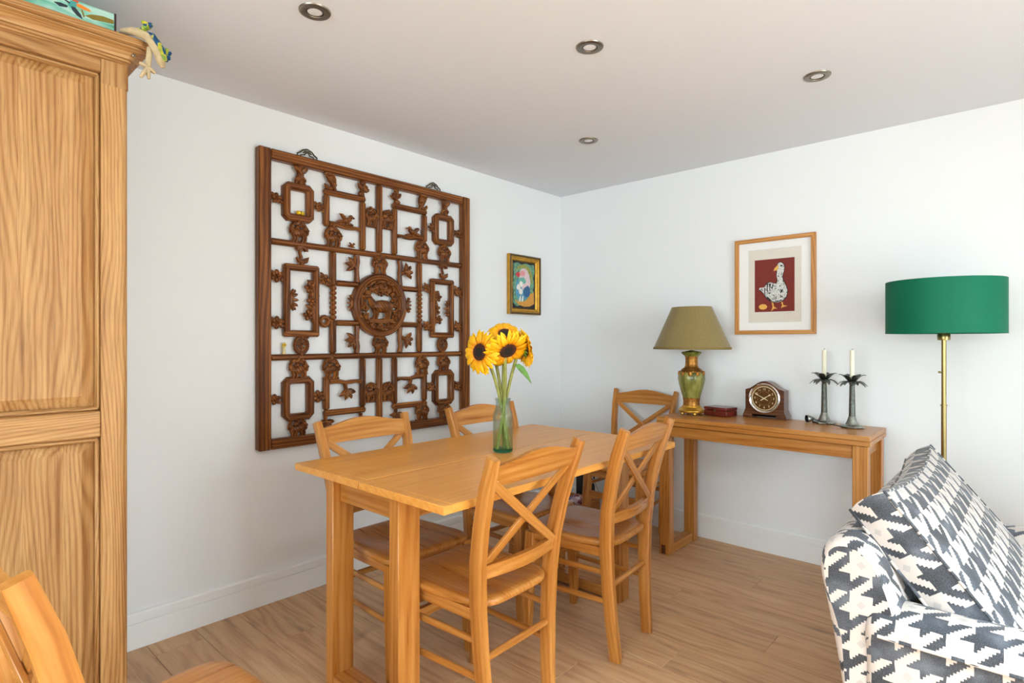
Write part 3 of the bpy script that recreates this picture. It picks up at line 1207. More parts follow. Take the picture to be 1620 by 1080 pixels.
# tiny ornaments standing on the lattice
yb = plain('bee_yellow', lin(244, 200, 20), .5)
be = empty('toy_bee', (.020, -2.176, 1.902), 0, 'tiny yellow and black bee ornament sitting in the top left octagon of the screen', 'ornament')
MB().ell((.004, -.008, .011), (.012, .011, .011), None, 12, 8).build('head', yb, be)
MB().ell((.004, .012, .010), (.011, .013, .010), None, 12, 8).build('body', yb, be)
for t_ in (.006, .015):
    MB().lathe([(.0095, -.0018), (.0115, 0), (.0095, .0018)], 14, (.004, t_, .010), R=Matrix.Rotation(PI / 2, 3, 'X')).build('stripe', M['black'], be)
MB().ell((.0145, -.012, .014), (.002, .002, .002), None, 6, 4).build('eye', M['black'], be)
MB().ell((.013, -.005, .012), (.002, .002, .002), None, 6, 4).build('eye', M['black'], be)
fg = empty('gold_figurine', (.022, -2.258, 1.2045), 0, 'tiny gold figurine standing on the lower rail of the screen', 'ornament')
gy = plain('figurine_gold', lin(226, 190, 60), .3, metal=.6)
MB().lathe([(.010, 0), (.010, .006), (.007, .010), (.008, .022), (.006, .034)], 12).build('base', plain('figurine_cream', lin(220, 200, 140), .4), fg)
mb = MB()
for i in range(5):
    a = 2 * PI * i / 5
    mb.ell((.006 * math.sin(i), .008 * math.cos(a), .044 + .008 * math.sin(a)), (.005, .006, .006), None, 8, 5)
mb.build('flower_head', gy, fg)

# ------------------------------------------------------------------ small gilt picture on the left wall
gp = empty('gilt_framed_picture', (0, -.4525, 1.675), 0, 'small bright picture in a gilt frame on the left wall by the corner', 'picture')


def frame_ring(y_h, z_h, prof, axis):
    """prof: (inset, out) list, mitred frame; axis 0 = on left wall (out=+x), 1 = on back wall (out=-y)"""
    loops = []
    gsl = []
    for (d, o_) in prof:
        L = []
        for (a, b) in ((-1, -1), (1, -1), (1, 1), (-1, 1)):
            u, v = a * (y_h - d), b * (z_h - d)
            L.append(V((o_, u, v)) if axis == 0 else V((u, -o_, v)))
        loops.append(L)
    mb = MB()
    m = len(prof)
    for sd in range(4):
        s2 = (sd + 1) % 4
        vs, g = [], []
        for L, (d, o_) in zip(loops, prof):
            for p in (L[sd], L[s2]):
                vs.append(p)
                al = (p.z if sd % 2 else (p.y if axis == 0 else p.x))
                g.append((al + sd * 3.1, d, o_))
        fs = [(2 * i, 2 * i + 1, 2 * i + 3, 2 * i + 2) for i in range(m - 1)]
        mb.add(vs, fs, g)
    return mb


frame_ring(.170, .212, [(0, .002), (0, .030), (.004, .036), (.012, .036), (.014, .030)], 0).build('outer_moulding', M['bronze'], gp, ang=20)
frame_ring(.170, .212, [(-.0002, .003), (-.0012, .006), (-.0012, .028), (-.0002, .031)], 0).build('gilt_side', M['gold'], gp)
frame_ring(.156, .198, [(0, .030), (.006, .031), (.012, .025), (.022, .022), (.030, .012)], 0).build('gilt_slip', M['gold'], gp, ang=20)
MB().box((.010, 0, 0), (.006, .262, .346), 2, 0).build('black_ground', M['black'], gp)
# painting: little flat shapes (u across, v up), u in -.126...126, v in -.168...168


def paint(name, poly, col, lvl, rough=.6, var=0):
    key = 'paint_' + '_'.join(str(c) for c in col) + ('v' if var else '')
    if key not in M:
        M[key] = plain(key, lin(*col), rough, var=var, vscale=60)
    mb = MB()
    mb.prism(poly, .013, .0135 + lvl * .0004, lambda u, v, w_: (w_, u, v))
    return mb.build(name, M[key], gp)


def blob(cx, cy, rx, ry, n=14, jit=0, seed=0, rot=0):
    r_ = random.Random(seed)
    o = []
    for i in range(n):
        a = 2 * PI * i / n
        k_ = 1 + r_.uniform(-jit, jit)
        x, y = rx * k_ * math.cos(a), ry * k_ * math.sin(a)
        o.append((cx + x * math.cos(rot) - y * math.sin(rot), cy + x * math.sin(rot) + y * math.cos(rot)))
    return o


paint('foliage_print', [(-.118, .150), (-.06, .160), (-.03, .146), (.02, .160), (.07, .150), (.112, .156), (.118, .10), (.104, .06), (.116, .01), (.100, -.03), (.114, -.06), (.09, -.10), (.11, -.13), (.06, -.152), (-.02, -.145), (-.08, -.155), (-.118, -.13), (-.112, -.06), (-.120, 0), (-.110, .08)], (104, 150, 122), 0, var=.55)
paint('golden_arch_print', [(-.09, .10), (-.06, .135), (0, .152), (.06, .13), (.09, .08), (.095, .02), (.08, .01), (.07, .07), (.03, .11), (-.02, .125), (-.06, .11)], (150, 150, 70), 1, var=.3)
paint('blue_print', blob(-.02, -.03, .075, .085, 14, .12, 2), (84, 150, 176), 1, var=.3)
paint('pale_oval_print', blob(.01, .04, .058, .088, 16, .05, 4, .2), (222, 196, 196), 2, var=.12)
paint('rose_print', blob(-.066, .072, .022, .018, 10, .1, 5), (206, 62, 70), 3)
paint('blossom_print', blob(-.02, .085, .03, .02, 10, .15, 6), (226, 150, 150), 3)
paint('teal_print', blob(-.02, .03, .045, .028, 10, .2, 7), (110, 176, 160), 3)
for i, (a, b) in enumerate(((-.034, .006), (-.060, -.018), (-.036, -.048))):
    paint('white_bloom_print', blob(a, b, .021, .022, 10, .12, 8 + i), (238, 232, 222), 4)
paint('white_stem_print', blob(-.045, -.105, .008, .03, 8, .05, 15, -.25), (232, 228, 218), 4)
paint('white_stem_print', blob(-.018, -.105, .008, .03, 8, .05, 16, -.25), (232, 228, 218), 4)
paint('dark_blue_print', blob(.03, -.05, .035, .045, 10, .2, 17), (44, 96, 140), 6)
paint('amber_crescent_print', [(-.100, -.112), (-.04, -.122), (.02, -.112), (.055, -.080), (.072, -.052), (.085, -.060), (.108, -.040), (.112, -.132), (.06, -.152), (.0, -.156), (-.06, -.142)], (214, 150, 62), 5, var=.15)

# ------------------------------------------------------------------ goose print on the back wall
go = empty('goose_print_picture', (1.605, 0, 1.600), 0, 'oak framed print of a white goose on dark red, on the back wall', 'picture')
frame_ring(.229, .290, [(0, .001), (0, .024), (.002, .026), (.022, .026), (.024, .024), (.024, .008)], 1).build('oak_frame', M['frame_oak'], go, ang=20)
mount = plain('white_mount_card', lin(240, 239, 236), .8)
MB().box((0, -.009, 0), (.414, .004, .536), 0, 0).build('mount', mount, go)
MB().box((.002, -.0115, .002), (.300, .001, .440), 0, 0).build('paper', plain('cream_print_paper', lin(222, 214, 202), .85, var=.03, vscale=90), go)
MB().box((.002, -.0123, .002), (.226, .0012, .314), 0, 0).build('red_ground', plain('print_dark_red', lin(122, 38, 28), .75, var=.12, vscale=120), go)


def gpt(zx, zy):
    # photograph crop -> panel coordinates
    s_ = (zx - 234) / (569 - 234)
    top = 340 + (312 - 340) * s_
    bot = 782 + (775 - 782) * s_
    t_ = (zy - top) / (bot - top)
    return (.002 + (s_ - .5) * .226, .002 + (.5 - t_) * .314)


def gpoly(name, pts, mat, lvl, raw=False):
    poly = [p if raw else gpt(*p) for p in pts]
    mb = MB()
    mb.prism(poly, .0128, .0131 + lvl * .0003, lambda u, v, w_: (u, -w_, v))
    return mb.build(name, mat, go)


k = N('goose_feathers')
tc = k.n('ShaderNodeTexCoord')
nz = k.n('ShaderNodeTexNoise', Scale=95.0, Detail=3.0, Distortion=1.2)
k.l(tc.outputs['Object'], nz.inputs['Vector'])
k.l(k.ramp(nz.outputs[0], [(.38, lin(70, 66, 66)), (.44, lin(196, 196, 190)), (.6, lin(232, 232, 226)), (.68, lin(150, 150, 150))]), k.b.inputs['Base Color'])
k.b.inputs['Roughness'].default_value = .8
feather = k.m
ink = plain('print_black_ink', lin(28, 24, 26), .8)
ochre = plain('print_ochre', lin(232, 176, 84), .8)
body = [(430, 375), (445, 358), (465, 360), (480, 375), (486, 402), (480, 440), (468, 475), (475, 510), (500, 560), (512, 600), (502, 650), (470, 685), (430, 700), (380, 692), (350, 672), (330, 650), (312, 622), (296, 604), (272, 590), (276, 574), (318, 570), (338, 542), (352, 530), (372, 528), (400, 538), (422, 540), (430, 512), (422, 470), (426, 430), (430, 400)]
cx = sum(p[0] for p in body) / len(body)
cy = sum(p[1] for p in body) / len(body)
gpoly('goose_outline', [(p[0] + (5 if p[0] > 445 else -5), p[1] + (4 if p[1] > 560 else -4)) for p in body], ink, 0)
gpoly('goose_body', body, feather, 1)
for pts in (((340, 545), (352, 536), (346, 580), (350, 620), (338, 600)), ((362, 540), (376, 534), (366, 580), (372, 610), (360, 590)), ((388, 545), (398, 542), (388, 575), (390, 595), (380, 575)),
            ((318, 575), (328, 572), (322, 610), (332, 650), (316, 622)), ((335, 640), (360, 664), (390, 690), (366, 684), (342, 664)), ((400, 690), (440, 684), (470, 672), (462, 684), (430, 697)), ((455, 600), (475, 585), (470, 610), (458, 622))):
    gpoly('feather_mark', pts, ink, 2)
gpoly('beak', [(432, 378), (441, 400), (428, 424), (396, 430), (404, 408)], ochre, 3)
gpoly('eye', blob(*gpt(460, 385), .006, .0045, 8), ink, 3, True)
gpoly('goose_leg', [(380, 700), (393, 700), (400, 736), (428, 754), (402, 752), (376, 775), (388, 738)], ochre, 2)
gpoly('goose_leg', [(460, 698), (472, 696), (478, 724), (512, 732), (480, 738), (458, 750), (468, 724)], ochre, 2)
gpoly('egg', blob(*gpt(306, 737), .024, .0165, 18), ochre, 2, True)
gpoly('signature_line', [(500, 791), (545, 788), (545, 789.5), (500, 792.5)], plain('pencil', lin(150, 144, 138), .9), 0)

# ------------------------------------------------------------------ cross-back dining chairs


def make_chair():
    r = empty('dining_chair', (0, 0, 0), 0, None, 'chair', 'oak cross-back dining chairs')
    O = M['oak']
    CH = .931
    post = lambda t: None
    PTS = [(.146, -.206, 0), (.158, -.192, .16), (.170, -.184, .32), (.181, -.183, .47), (.192, -.193, .60), (.203, -.217, .72), (.213, -.247, .83), (.221, -.282, CH)]
    for sx in (-1, 1):
        pts = [(sx * a, b, c) for a, b, c in PTS]
        MB().sweep(pts, [(.022, .0135), (.024, .014), (.025, .0145), (.026, .0145), (.025, .0145), (.024, .0145), (.023, .0145), (.019, .0125)], 'rect', up=(1, 0, 0)).build('rear_post', O, r)
        pts = [(sx * a, b, c) for a, b, c in ((.182, .178, .452), (.182, .180, .40), (.185, .188, .27), (.188, .192, .16), (.190, .190, .08), (.193, .196, 0))]
        MB().sweep(pts, [(.021, .021), (.022, .022), (.0225, .0225), (.020, .020), (.0165, .0165), (.0145, .0145)], 'rect', up=(1, 0, 0)).build('front_leg', O, r)

    def ppos(z):
        for i in range(len(PTS) - 1):
            if PTS[i][2] <= z <= PTS[i + 1][2]:
                t = (z - PTS[i][2]) / (PTS[i + 1][2] - PTS[i][2])
                return [PTS[i][j] + t * (PTS[i + 1][j] - PTS[i][j]) for j in range(3)]
        return PTS[-1]

    # curved rails: a strip with its own top/bottom curve, bowed backwards
    def rail(name, zb, zt, arch, bow, th, n=12, hw=0.0):
        mb = MB()
        loops = []
        g = []
        off = random.uniform(-5, 5)
        for i in range(n + 1):
            t = -1 + 2 * i / n
            b_, t_ = ppos(zb), ppos(zt)
            k_ = math.cos(t * PI / 2)
            top = zt + arch * (.5 + .5 * math.cos(t * PI)) if arch else zt
            L = []
            for (yy, zz, which) in ((-th / 2, 0, b_), (th / 2, 0, b_), (th / 2, 1, t_), (-th / 2, 1, t_)):
                z = top if zz else zb
                p = V((which[0] * t, which[1] - bow * k_ + yy - (arch * .2 * k_ if zz else 0), z))
                L.append(p)
                g.append((p.x + off, p.z + off, p.y))
            loops.append(L)
        mb.loft(loops, gs=g)
        return mb.build(name, O, r)

    rail('crest_rail', .842, .905, .030, .012, .019)
    rail('lower_back_rail', .548, .590, 0, .026, .021)
    a0, a1 = ppos(.585), ppos(.85)
    for s_ in (-1, 1):
        dy = .0065 * s_
        p0 = V((-s_ * (a0[0] - .018), a0[1] - .006 + dy, .580))
        p1 = V((s_ * (a1[0] - .016), a1[1] - .004 + dy, .850))
        MB().bar(p0, p1, .030, .011, up=(0, -1, -.2), bev=.002).build('cross_bar', O, r)
    # saddle seat
    def outline(t):
        # rounded trapezoid, t in 0..1 ; superellipse
        a = 2 * PI * t
        ca, sa = math.cos(a), math.sin(a)
        e_ = .36 if sa > 0 else .55
        y_ = abs(sa) ** e_ * (1 if sa > 0 else -1)
        x_ = abs(ca) ** .38 * (1 if ca > 0 else -1)
        hy = .214 if sa > 0 else .212
        wy = .198 + .018 * y_
        return x_ * wy, y_ * hy + .002
    n, rings = 48, (.22, .42, .6, .76, .88, .955)
    zt, zb = .478, .448
    vs = [V((0, 0, zt - .011))]
    for k_ in rings:
        for i in range(n):
            x, y = outline(i / n)
            x, y = x * k_, y * k_
            hol = .012 * max(0, 1 - ((abs(x) - .075) ** 2 / .0100 + (y + .035) ** 2 / .022))
            vs.append(V((x, y, zt - hol - .002 * (k_ > .9))))
    for (k_, z) in ((.992, zt - .007), (1.0, zt - .014), (.99, zb + .006), (.95, zb)):
        for i in range(n):
            x, y = outline(i / n)
            vs.append(V((x * k_, y * k_, z)))
    fs = [(0, 1 + i, 1 + (i + 1) % n) for i in range(n)]
    nr = len(rings) + 4
    for j in range(nr - 1):
        for i in range(n):
            i2 = (i + 1) % n
            fs.append((1 + j * n + i, 1 + (j + 1) * n + i, 1 + (j + 1) * n + i2, 1 + j * n + i2))
    fs.append(tuple(1 + (nr - 1) * n + i for i in range(n)))
    MB().add(vs, fs, [(p.y, p.x, p.z) for p in vs]).build('seat', O, r, ang=45)

    def dowel(p0, p1, rad, name):
        MB().sweep([p0, V(p0).lerp(V(p1), .5), p1], [(rad * .92, rad * .92), (rad, rad), (rad * .92, rad * .92)], n=10).build(name, O, r)

    for s_ in (-1, 1):
        for (za, zr) in ((.355, .352), (.238, .235)):
            pr = ppos(zr)
            dowel((s_ * .185, .184, za), (s_ * pr[0], pr[1], zr), .0115, 'side_stretcher')
        MB().box((s_ * .176, 0, .432), (.018, .34, .036), 1, .002).build('side_apron', O, r)
    pr = ppos(.295)
    dowel((-pr[0] - .004, pr[1], .295), (pr[0] + .004, pr[1], .295), .0125, 'rear_stretcher')
    MB().box((0, .178, .428), (.33, .018, .044), 0, .002).build('front_apron', O, r)
    # wide arched front stretcher
    pts = []
    for i in range(11):
        t = -1 + i / 5
        pts.append((t * .176, .262 + .022 * math.cos(t * PI / 2)))
    pts += [(.176, .316), (-.176, .316)]
    mb = MB()
    mb.prism(pts, .181, .199, lambda u, v, w_: (u, w_, v))
    mb.build('front_stretcher', O, r)
    for sx in (-1, 1):
        MB().lathe([(.010, 0), (.011, .001), (.011, .003)], 10, (sx * .193, .196, -.0005)).build('glide', M['black'], r)
    return r


CHAIRS = [((.838, -2.155), -90, 'oak cross-back chair by the carved screen, nearest the wardrobe'),
          ((.866, -1.465), -92, 'oak cross-back chair by the carved screen, behind the sunflower vase'),
          ((1.318, -2.200), 92, 'oak cross-back chair in the foreground right of the table, seen from behind'),
          ((1.309, -1.505), 95, 'oak cross-back chair on the sofa side of the table, next to the console'),
          ((.800, -.345), 184, 'oak cross-back chair standing against the back wall in the corner beside the console'),
          ((1.447, -3.200), 5, 'oak chair cut off at the lower left, in front of the wardrobe')]
ch0 = make_chair()
for i, (p, a, lab) in enumerate(CHAIRS):
    o = ch0 if i == 0 else copy_tree(ch0)
    o.location = (p[0], p[1], .0008)
    o.rotation_euler = (0, 0, math.radians(a))
    o['label'] = lab

# ------------------------------------------------------------------ dining table
TX0, TX1, TY0, TY1, TZ = .627, 1.505, -2.509, -1.082, .795
tb = empty('dining_table', ((TX0 + TX1) / 2, (TY0 + TY1) / 2, .0005), 0, 'rectangular oak flip-top dining table with a seam down the middle', 'table')
tm = (TX0 + TX1) / 2
tcy = (TY0 + TY1) / 2


def tpart(mb, name, mat='oak', label=None):
    o = mb.build(name, M[mat], tb, label)
    o.location = -V(tb.location)
    return o


tpart(MB().box(((TX0 + tm - .002) / 2, tcy, TZ - .013), (tm - TX0 - .001, TY1 - TY0 - .07, .026), 1, .0015), 'table_leaf', 'oak_top')
tpart(MB().box(((tm + .002 + TX1) / 2, tcy, TZ - .013), (TX1 - tm - .002, TY1 - TY0 - .07, .026), 1, .0015), 'table_leaf', 'oak_top')
for yc in (TY0 + .0175, TY1 - .0175):
    for (a, b) in ((TX0, tm - .002), (tm + .002, TX1)):
        tpart(MB().box(((a + b) / 2, yc, TZ - .013), (b - a, .0345, .026), 1, .0015), 'breadboard_end', 'oak_top')
LX = ((.834, .882), (1.222, 1.272))
LY = ((-2.495, -2.408), (-1.198, -1.106))
for (x0, x1) in LX:
    for (y0, y1) in LY:
        tpart(MB().box(((x0 + x1) / 2, (y0 + y1) / 2, .3845), (x1 - x0, y1 - y0, .769), 2, .003), 'leg')
    tpart(MB().box(((x0 + x1) / 2, tcy, .731), (.024, LY[1][0] - LY[0][1], .075), 1, .002), 'side_apron')
for (y0, y1) in LY:
    tpart(MB().box(((LX[0][1] + LX[1][0]) / 2, (y0 + y1) / 2, .727), (LX[1][0] - LX[0][1], .026, .083), 0, .002), 'end_apron')
    tpart(MB().box(((LX[0][1] + LX[1][0]) / 2, (y0 + y1) / 2, .036), (LX[1][0] - LX[0][1], .085, .052), 0, .002), 'foot_rail')

# ------------------------------------------------------------------ console table
KX0, KX1, KY0, KY1, KZ = 1.080, 2.182, -.470, -.072, .820
ct = empty('console_table', ((KX0 + KX1) / 2, (KY0 + KY1) / 2, .0005), 0, 'narrow oak console table with a folded double top against the back wall', 'table')
kcx, kcy = (KX0 + KX1) / 2, (KY0 + KY1) / 2


def kpart(mb, name, mat='oak', label=None):
    o = mb.build(name, M[mat], ct, label)
    o.location = -V(ct.location)
    return o


kpart(MB().box((kcx, kcy, KZ - .0125), (KX1 - KX0, KY1 - KY0, .024), 0, .002), 'upper_leaf')
kpart(MB().box((kcx, kcy, KZ - .0375), (KX1 - KX0, KY1 - KY0, .0235), 0, .002), 'lower_leaf')
kl = .066
for x in (KX0 + .012 + kl / 2, KX1 - .010 - kl / 2):
    for y in (KY0 + .012 + .029, KY1 - .029):
        kpart(MB().box((x, y, .385), (kl, .058, .770), 2, .003), 'leg')
    kpart(MB().box((x, kcy, .030), (.058, KY1 - KY0 - .13, .056), 1, .003), 'foot_rail')
    kpart(MB().box((x, kcy, .738), (.03, KY1 - KY0 - .13, .056), 1, .002), 'end_apron')
    kpart(MB().box((x - .006, KY0 + .0120, .031), (.028, .002, .052), 2, .0005), 'tenon_end', 'clockwood', 'dark end-grain square of the joint')
for y in (KY0 + .012 + .016, KY1 - .02):
    kpart(MB().box((kcx, y, .736), (KX1 - KX0 - .022 - 2 * kl, .024, .062), 0, .002), 'long_apron')

# ------------------------------------------------------------------ vase with sunflowers
VX, VY = 1.070, -1.800
va = empty('glass_bottle_vase', (VX, VY, TZ + .0008), 0, 'clear greenish glass bottle vase half filled with water on the dining table', 'vase')
M['glass'] = glass('green_tinted_glass', (.90, .97, .95, 1), 0, 1.34, .62)
M['water'] = glass('vase_water', (.97, .985, .95, 1), 0, 1.15, .8)
outer = [(.0, 0), (.036, 0), (.041, .003), (.043, .010), (.043, .150), (.041, .165), (.036, .178), (.0315, .188), (.030, .200), (.030, .214), (.033, .219), (.0345, .224), (.0335, .229)]
inner = [(.0305, .229), (.0275, .222), (.0275, .190), (.033, .176), (.038, .163), (.0395, .150), (.0395, .018), (.036, .012), (0, .011)]
MB().lathe(outer + inner, 36, cap=False).build('glass_body', M['glass'], va, ang=60)
MB().lathe([(.028, .0015), (.037, .002), (.0415, .006), (.0420, .014), (.0405, .015), (.037, .0115), (.028, .0105), (.028, .0015)], 36, cap=False).build('thick_base', glass('green_base_glass', (.45, .78, .68, 1), 0, 1.3, .5), va, ang=60)
MB().lathe([(.0, .0115), (.035, .0125), (.0388, .019), (.0388, .082), (0, .082)], 28, cap=False).build('water', M['water'], va, ang=60)

M['stem'] = plain('sunflower_stem', lin(142, 142, 66), .55, var=.2, vscale=40)
M['sleaf'] = plain('sunflower_leaf', lin(92, 138, 46), .5, var=.2, vscale=60)
k = N('sunflower_petal')
a = k.n('ShaderNodeAttribute', _attribute_name='gc')
sp = k.n('ShaderNodeSeparateXYZ')
k.l(a.outputs['Vector'], sp.inputs[0])
k.l(k.ramp(sp.outputs[0], [(0, lin(240, 138, 8)), (.4, lin(252, 178, 4)), (1, lin(255, 200, 8))]), k.b.inputs['Base Color'])
k.b.inputs['Roughness'].default_value = .55
k.b.inputs['Subsurface Weight'].default_value = .0
M['petal'] = k.m
k = N('sunflower_disc')
a = k.n('ShaderNodeAttribute', _attribute_name='gc')
vo = k.n('ShaderNodeTexVoronoi', Scale=420.0)
k.l(a.outputs['Vector'], vo.inputs['Vector'])
k.l(k.ramp(vo.outputs['Distance'], [(0, lin(112, 60, 24)), (.5, lin(66, 28, 12)), (1, lin(34, 14, 8))]), k.b.inputs['Base Color'])
bp = k.n('ShaderNodeBump', Strength=.8, Distance=.003)
k.l(vo.outputs['Distance'], bp.inputs['Height'])
k.l(bp.outputs[0], k.b.inputs['Normal'])
k.b.inputs['Roughness'].default_value = .8
M['disc'] = k.m
M['disc_dark'] = plain('sunflower_disc_centre', lin(30, 26, 20), .85, bump=.8, bscale=300)


def sunflower(head, nrm, rad, foot, label, cup=.25, seed=0, leafdir=None, bend=None):
    """head: centre of the disc; nrm: where the face looks; petals reach rad"""
    rr = random.Random(seed)
    nrm = V(nrm).normalized()
    R = nrm.to_track_quat('Z', 'Y').to_matrix()
    root = empty('sunflower', foot, 0, label, 'flower', 'sunflowers in the bottle vase')
    F0 = V(foot)
    hd = V(head) - F0
    back = hd - nrm * .030
    neck = V((VX, VY, TZ + .225)) - F0 + V((rr.uniform(-.012, .012), rr.uniform(-.012, .012), 0)) if bend is None else V(bend) - F0
    p = [V((0, 0, 0)), neck, neck.lerp(back, .55) + V((0, 0, .02)), back]
    path = []
    for i in range(3):
        for t in (0, .25, .5, .75):
            q0 = p[max(i - 1, 0)]; q1 = p[i]; q2 = p[i + 1]; q3 = p[min(i + 2, 3)]
            path.append(.5 * ((2 * q1) + (q2 - q0) * t + (2 * q0 - 5 * q1 + 4 * q2 - q3) * t * t + (3 * q1 - q0 - 3 * q2 + q3) * t ** 3))
    path.append(back + nrm * .012)
    m = len(path)
    MB().sweep(path, [(.0062 + .0015 * i / m, .0062 + .0015 * i / m) for i in range(m)], n=8, up=(.3, 1, 0)).build('stem', M['stem'], root)
    dr = rad * .40

    def W(x, y, z):
        return hd + R @ V((x, y, z))
    # disc
    mb = MB()
    n = 20
    vs = [W(0, 0, .000)]
    g = [(0, 0, 0)]
    for (k_, z) in ((.35, .001), (.6, .006), (.82, .006), (1.0, -.002), (1.0, -.012)):
        for i in range(n):
            t = 2 * PI * i / n
            vs.append(W(dr * k_ * math.cos(t), dr * k_ * math.sin(t), z))
            g.append((dr * k_ * math.cos(t), dr * k_ * math.sin(t), 0))
    fs = [(0, 1 + i, 1 + (i + 1) % n) for i in range(n)]
    for j in range(4):
        for i in range(n):
            i2 = (i + 1) % n
            fs.append((1 + j * n + i, 1 + (j + 1) * n + i, 1 + (j + 1) * n + i2, 1 + j * n + i2))
    mb.add(vs, fs, g)
    d = mb.build('flower_disc', M['disc'], root, ang=60)
    mb = MB()
    vs = [W(0, 0, .003)] + [W(dr * .5 * math.cos(2 * PI * i / n), dr * .5 * math.sin(2 * PI * i / n), .0045) for i in range(n)] + [W(dr * .55 * math.cos(2 * PI * i / n), dr * .55 * math.sin(2 * PI * i / n), .000) for i in range(n)]
    fs = [(0, 1 + i, 1 + (i + 1) % n) for i in range(n)] + [(1 + i, 1 + n + i, 1 + n + (i + 1) % n, 1 + (i + 1) % n) for i in range(n)]
    mb.add(vs, fs)
    mb.build('disc_centre', M['disc_dark'], d, ang=60)
    # petals
    for ring, (cnt, L, zz, tilt) in enumerate(((24, 1.0, -.006, cup), (22, .90, -.001, cup + .22))):
        mb = MB()
        for i in range(cnt):
            a0 = 2 * PI * (i + .5 * ring) / cnt + rr.uniform(-.08, .08)
            ll = (rad - dr * .85) * L * rr.uniform(.86, 1.10)
            tl_ = tilt + rr.uniform(-.22, .22)
            wd_ = rad * .25 * rr.uniform(.85, 1.15)
            ca, sa = math.cos(a0), math.sin(a0)
            tw = rr.uniform(-.3, .3)
            prof = ((0, .35), (.25, .85), (.5, 1.0), (.75, .8), (.92, .4), (1.0, .02))
            vs, g = [], []
            for (t, w2) in prof:
                rr_ = dr * .85 + ll * t * math.cos(tl_ * (1 - .5 * t))
                z = zz + ll * t * math.sin(tl_ * (1 - .9 * t)) - .012 * t * t
                for e_ in (-1, 0, 1):
                    s_ = e_ * w2 * wd_ * .5
                    zq = z + (.004 * w2 if e_ else 0) + s_ * tw
                    vs.append(W(rr_ * ca - s_ * sa, rr_ * sa + s_ * ca, zq))
                    g.append((t, i, 0))
            for e_ in (-1, 0, 1):
                pass
            fs = []
            for q in range(len(prof) - 1):
                for e_ in range(2):
                    b0 = q * 3 + e_
                    fs.append((b0, b0 + 1, b0 + 4, b0 + 3))
            mb.add(vs, fs, g)
        o = mb.build('petals', M['petal'], root, ang=180, normals=False)
        sm = o.modifiers.new('thickness', 'SOLIDIFY')
        sm.thickness = .0008
    # green bracts behind
    mb = MB()
    for i in range(12):
        a0 = 2 * PI * i / 12
        ca, sa = math.cos(a0), math.sin(a0)
        L = [W(.008 * ca, .008 * sa, -.020), W(dr * .7 * ca, dr * .7 * sa, -.016), W(dr * 1.25 * ca, dr * 1.25 * sa, -.012)]
        mb.sweep(L, [(.006, .003), (.008, .002), (.001, .001)], n=6, up=nrm)
    mb.lathe([(.004, -.032), (dr * .5, -.022), (dr * .8, -.012), (dr * .7, -.006)], 14, hd, R=R)
    mb.build('calyx', M['sleaf'], root)
    if leafdir:
        base, mid, tip, wl = leafdir
        base, mid, tip = V(base) - F0, V(mid) - F0, V(tip) - F0
        mb = MB()
        vs = []
        prof = ((0, .15), (.2, .75), (.45, 1), (.7, .75), (.9, .3), (1, .02))
        sd = (tip - base).cross(V((-.67, .74, 0))).normalized()
        for t, w2 in prof:
            c = base.lerp(mid, t).lerp(mid.lerp(tip, t), t)
            for e_ in (-1, 0, 1):
                vs.append(c + sd * e_ * w2 * wl * .5 + V((.67, -.74, 0)) * (.004 if e_ else 0))
        fs = [(q * 3 + e_, q * 3 + e_ + 1, q * 3 + e_ + 4, q * 3 + e_ + 3) for q in range(5) for e_ in range(2)]
        mb.add(vs, fs)
        o = mb.build('leaf', M['sleaf'], root, ang=180, normals=False)
        sm = o.modifiers.new('thickness', 'SOLIDIFY')
        sm.thickness = .001
    return root


yw = math.radians(42.32)
RV, FV = V((math.cos(yw), math.sin(yw), 0)), V((-math.sin(yw), math.cos(yw), 0))


def vs_(r, f, z):
    """a point beside the vase: r to the right, f away, z height (metres)"""
    return V((VX, VY, 0)) + RV * r + FV * f + V((0, 0, z))


ZB = TZ + .014
sunflower(vs_(-.098, -.030, 1.222), RV * -.62 + FV * -.75 + V((0, 0, .06)), .098, vs_(.022, -.016, ZB), 'sunflower at the left of the vase, facing left with its dark disc showing', .15, 1, bend=vs_(-.012, .0, 1.02))
sunflower(vs_(.022, -.055, 1.228), RV * .36 + FV * -.68 + V((0, 0, -.66)), .100, vs_(-.024, -.012, ZB), 'sunflower at the front of the bunch, tilted down to the right', .12, 2, bend=vs_(.008, -.012, 1.02))
sunflower(vs_(.008, .030, 1.300), RV * .05 + FV * -.62 + V((0, 0, .60)), .080, vs_(.004, .022, ZB), 'topmost sunflower of the bunch, tilted up', .55, 3, bend=vs_(.0, .012, 1.02))
sunflower(vs_(.100, .020, 1.240), RV * .80 + FV * .30 + V((0, 0, .20)), .088, vs_(-.026, .010, ZB), 'sunflower at the right of the bunch, turned away to the right', .10, 4,
          (vs_(.052, -.02, 1.17), vs_(.080, -.025, 1.165), vs_(.122, -.03, 1.088), .026), bend=vs_(.014, .004, 1.02))
sunflower(vs_(-.036, .030, 1.255), RV * .30 + FV * -.25 + V((0, 0, .90)), .085, vs_(.026, .008, ZB), 'sunflower in the middle of the bunch, seen edge-on', -.75, 5, bend=vs_(-.003, .006, 1.02))

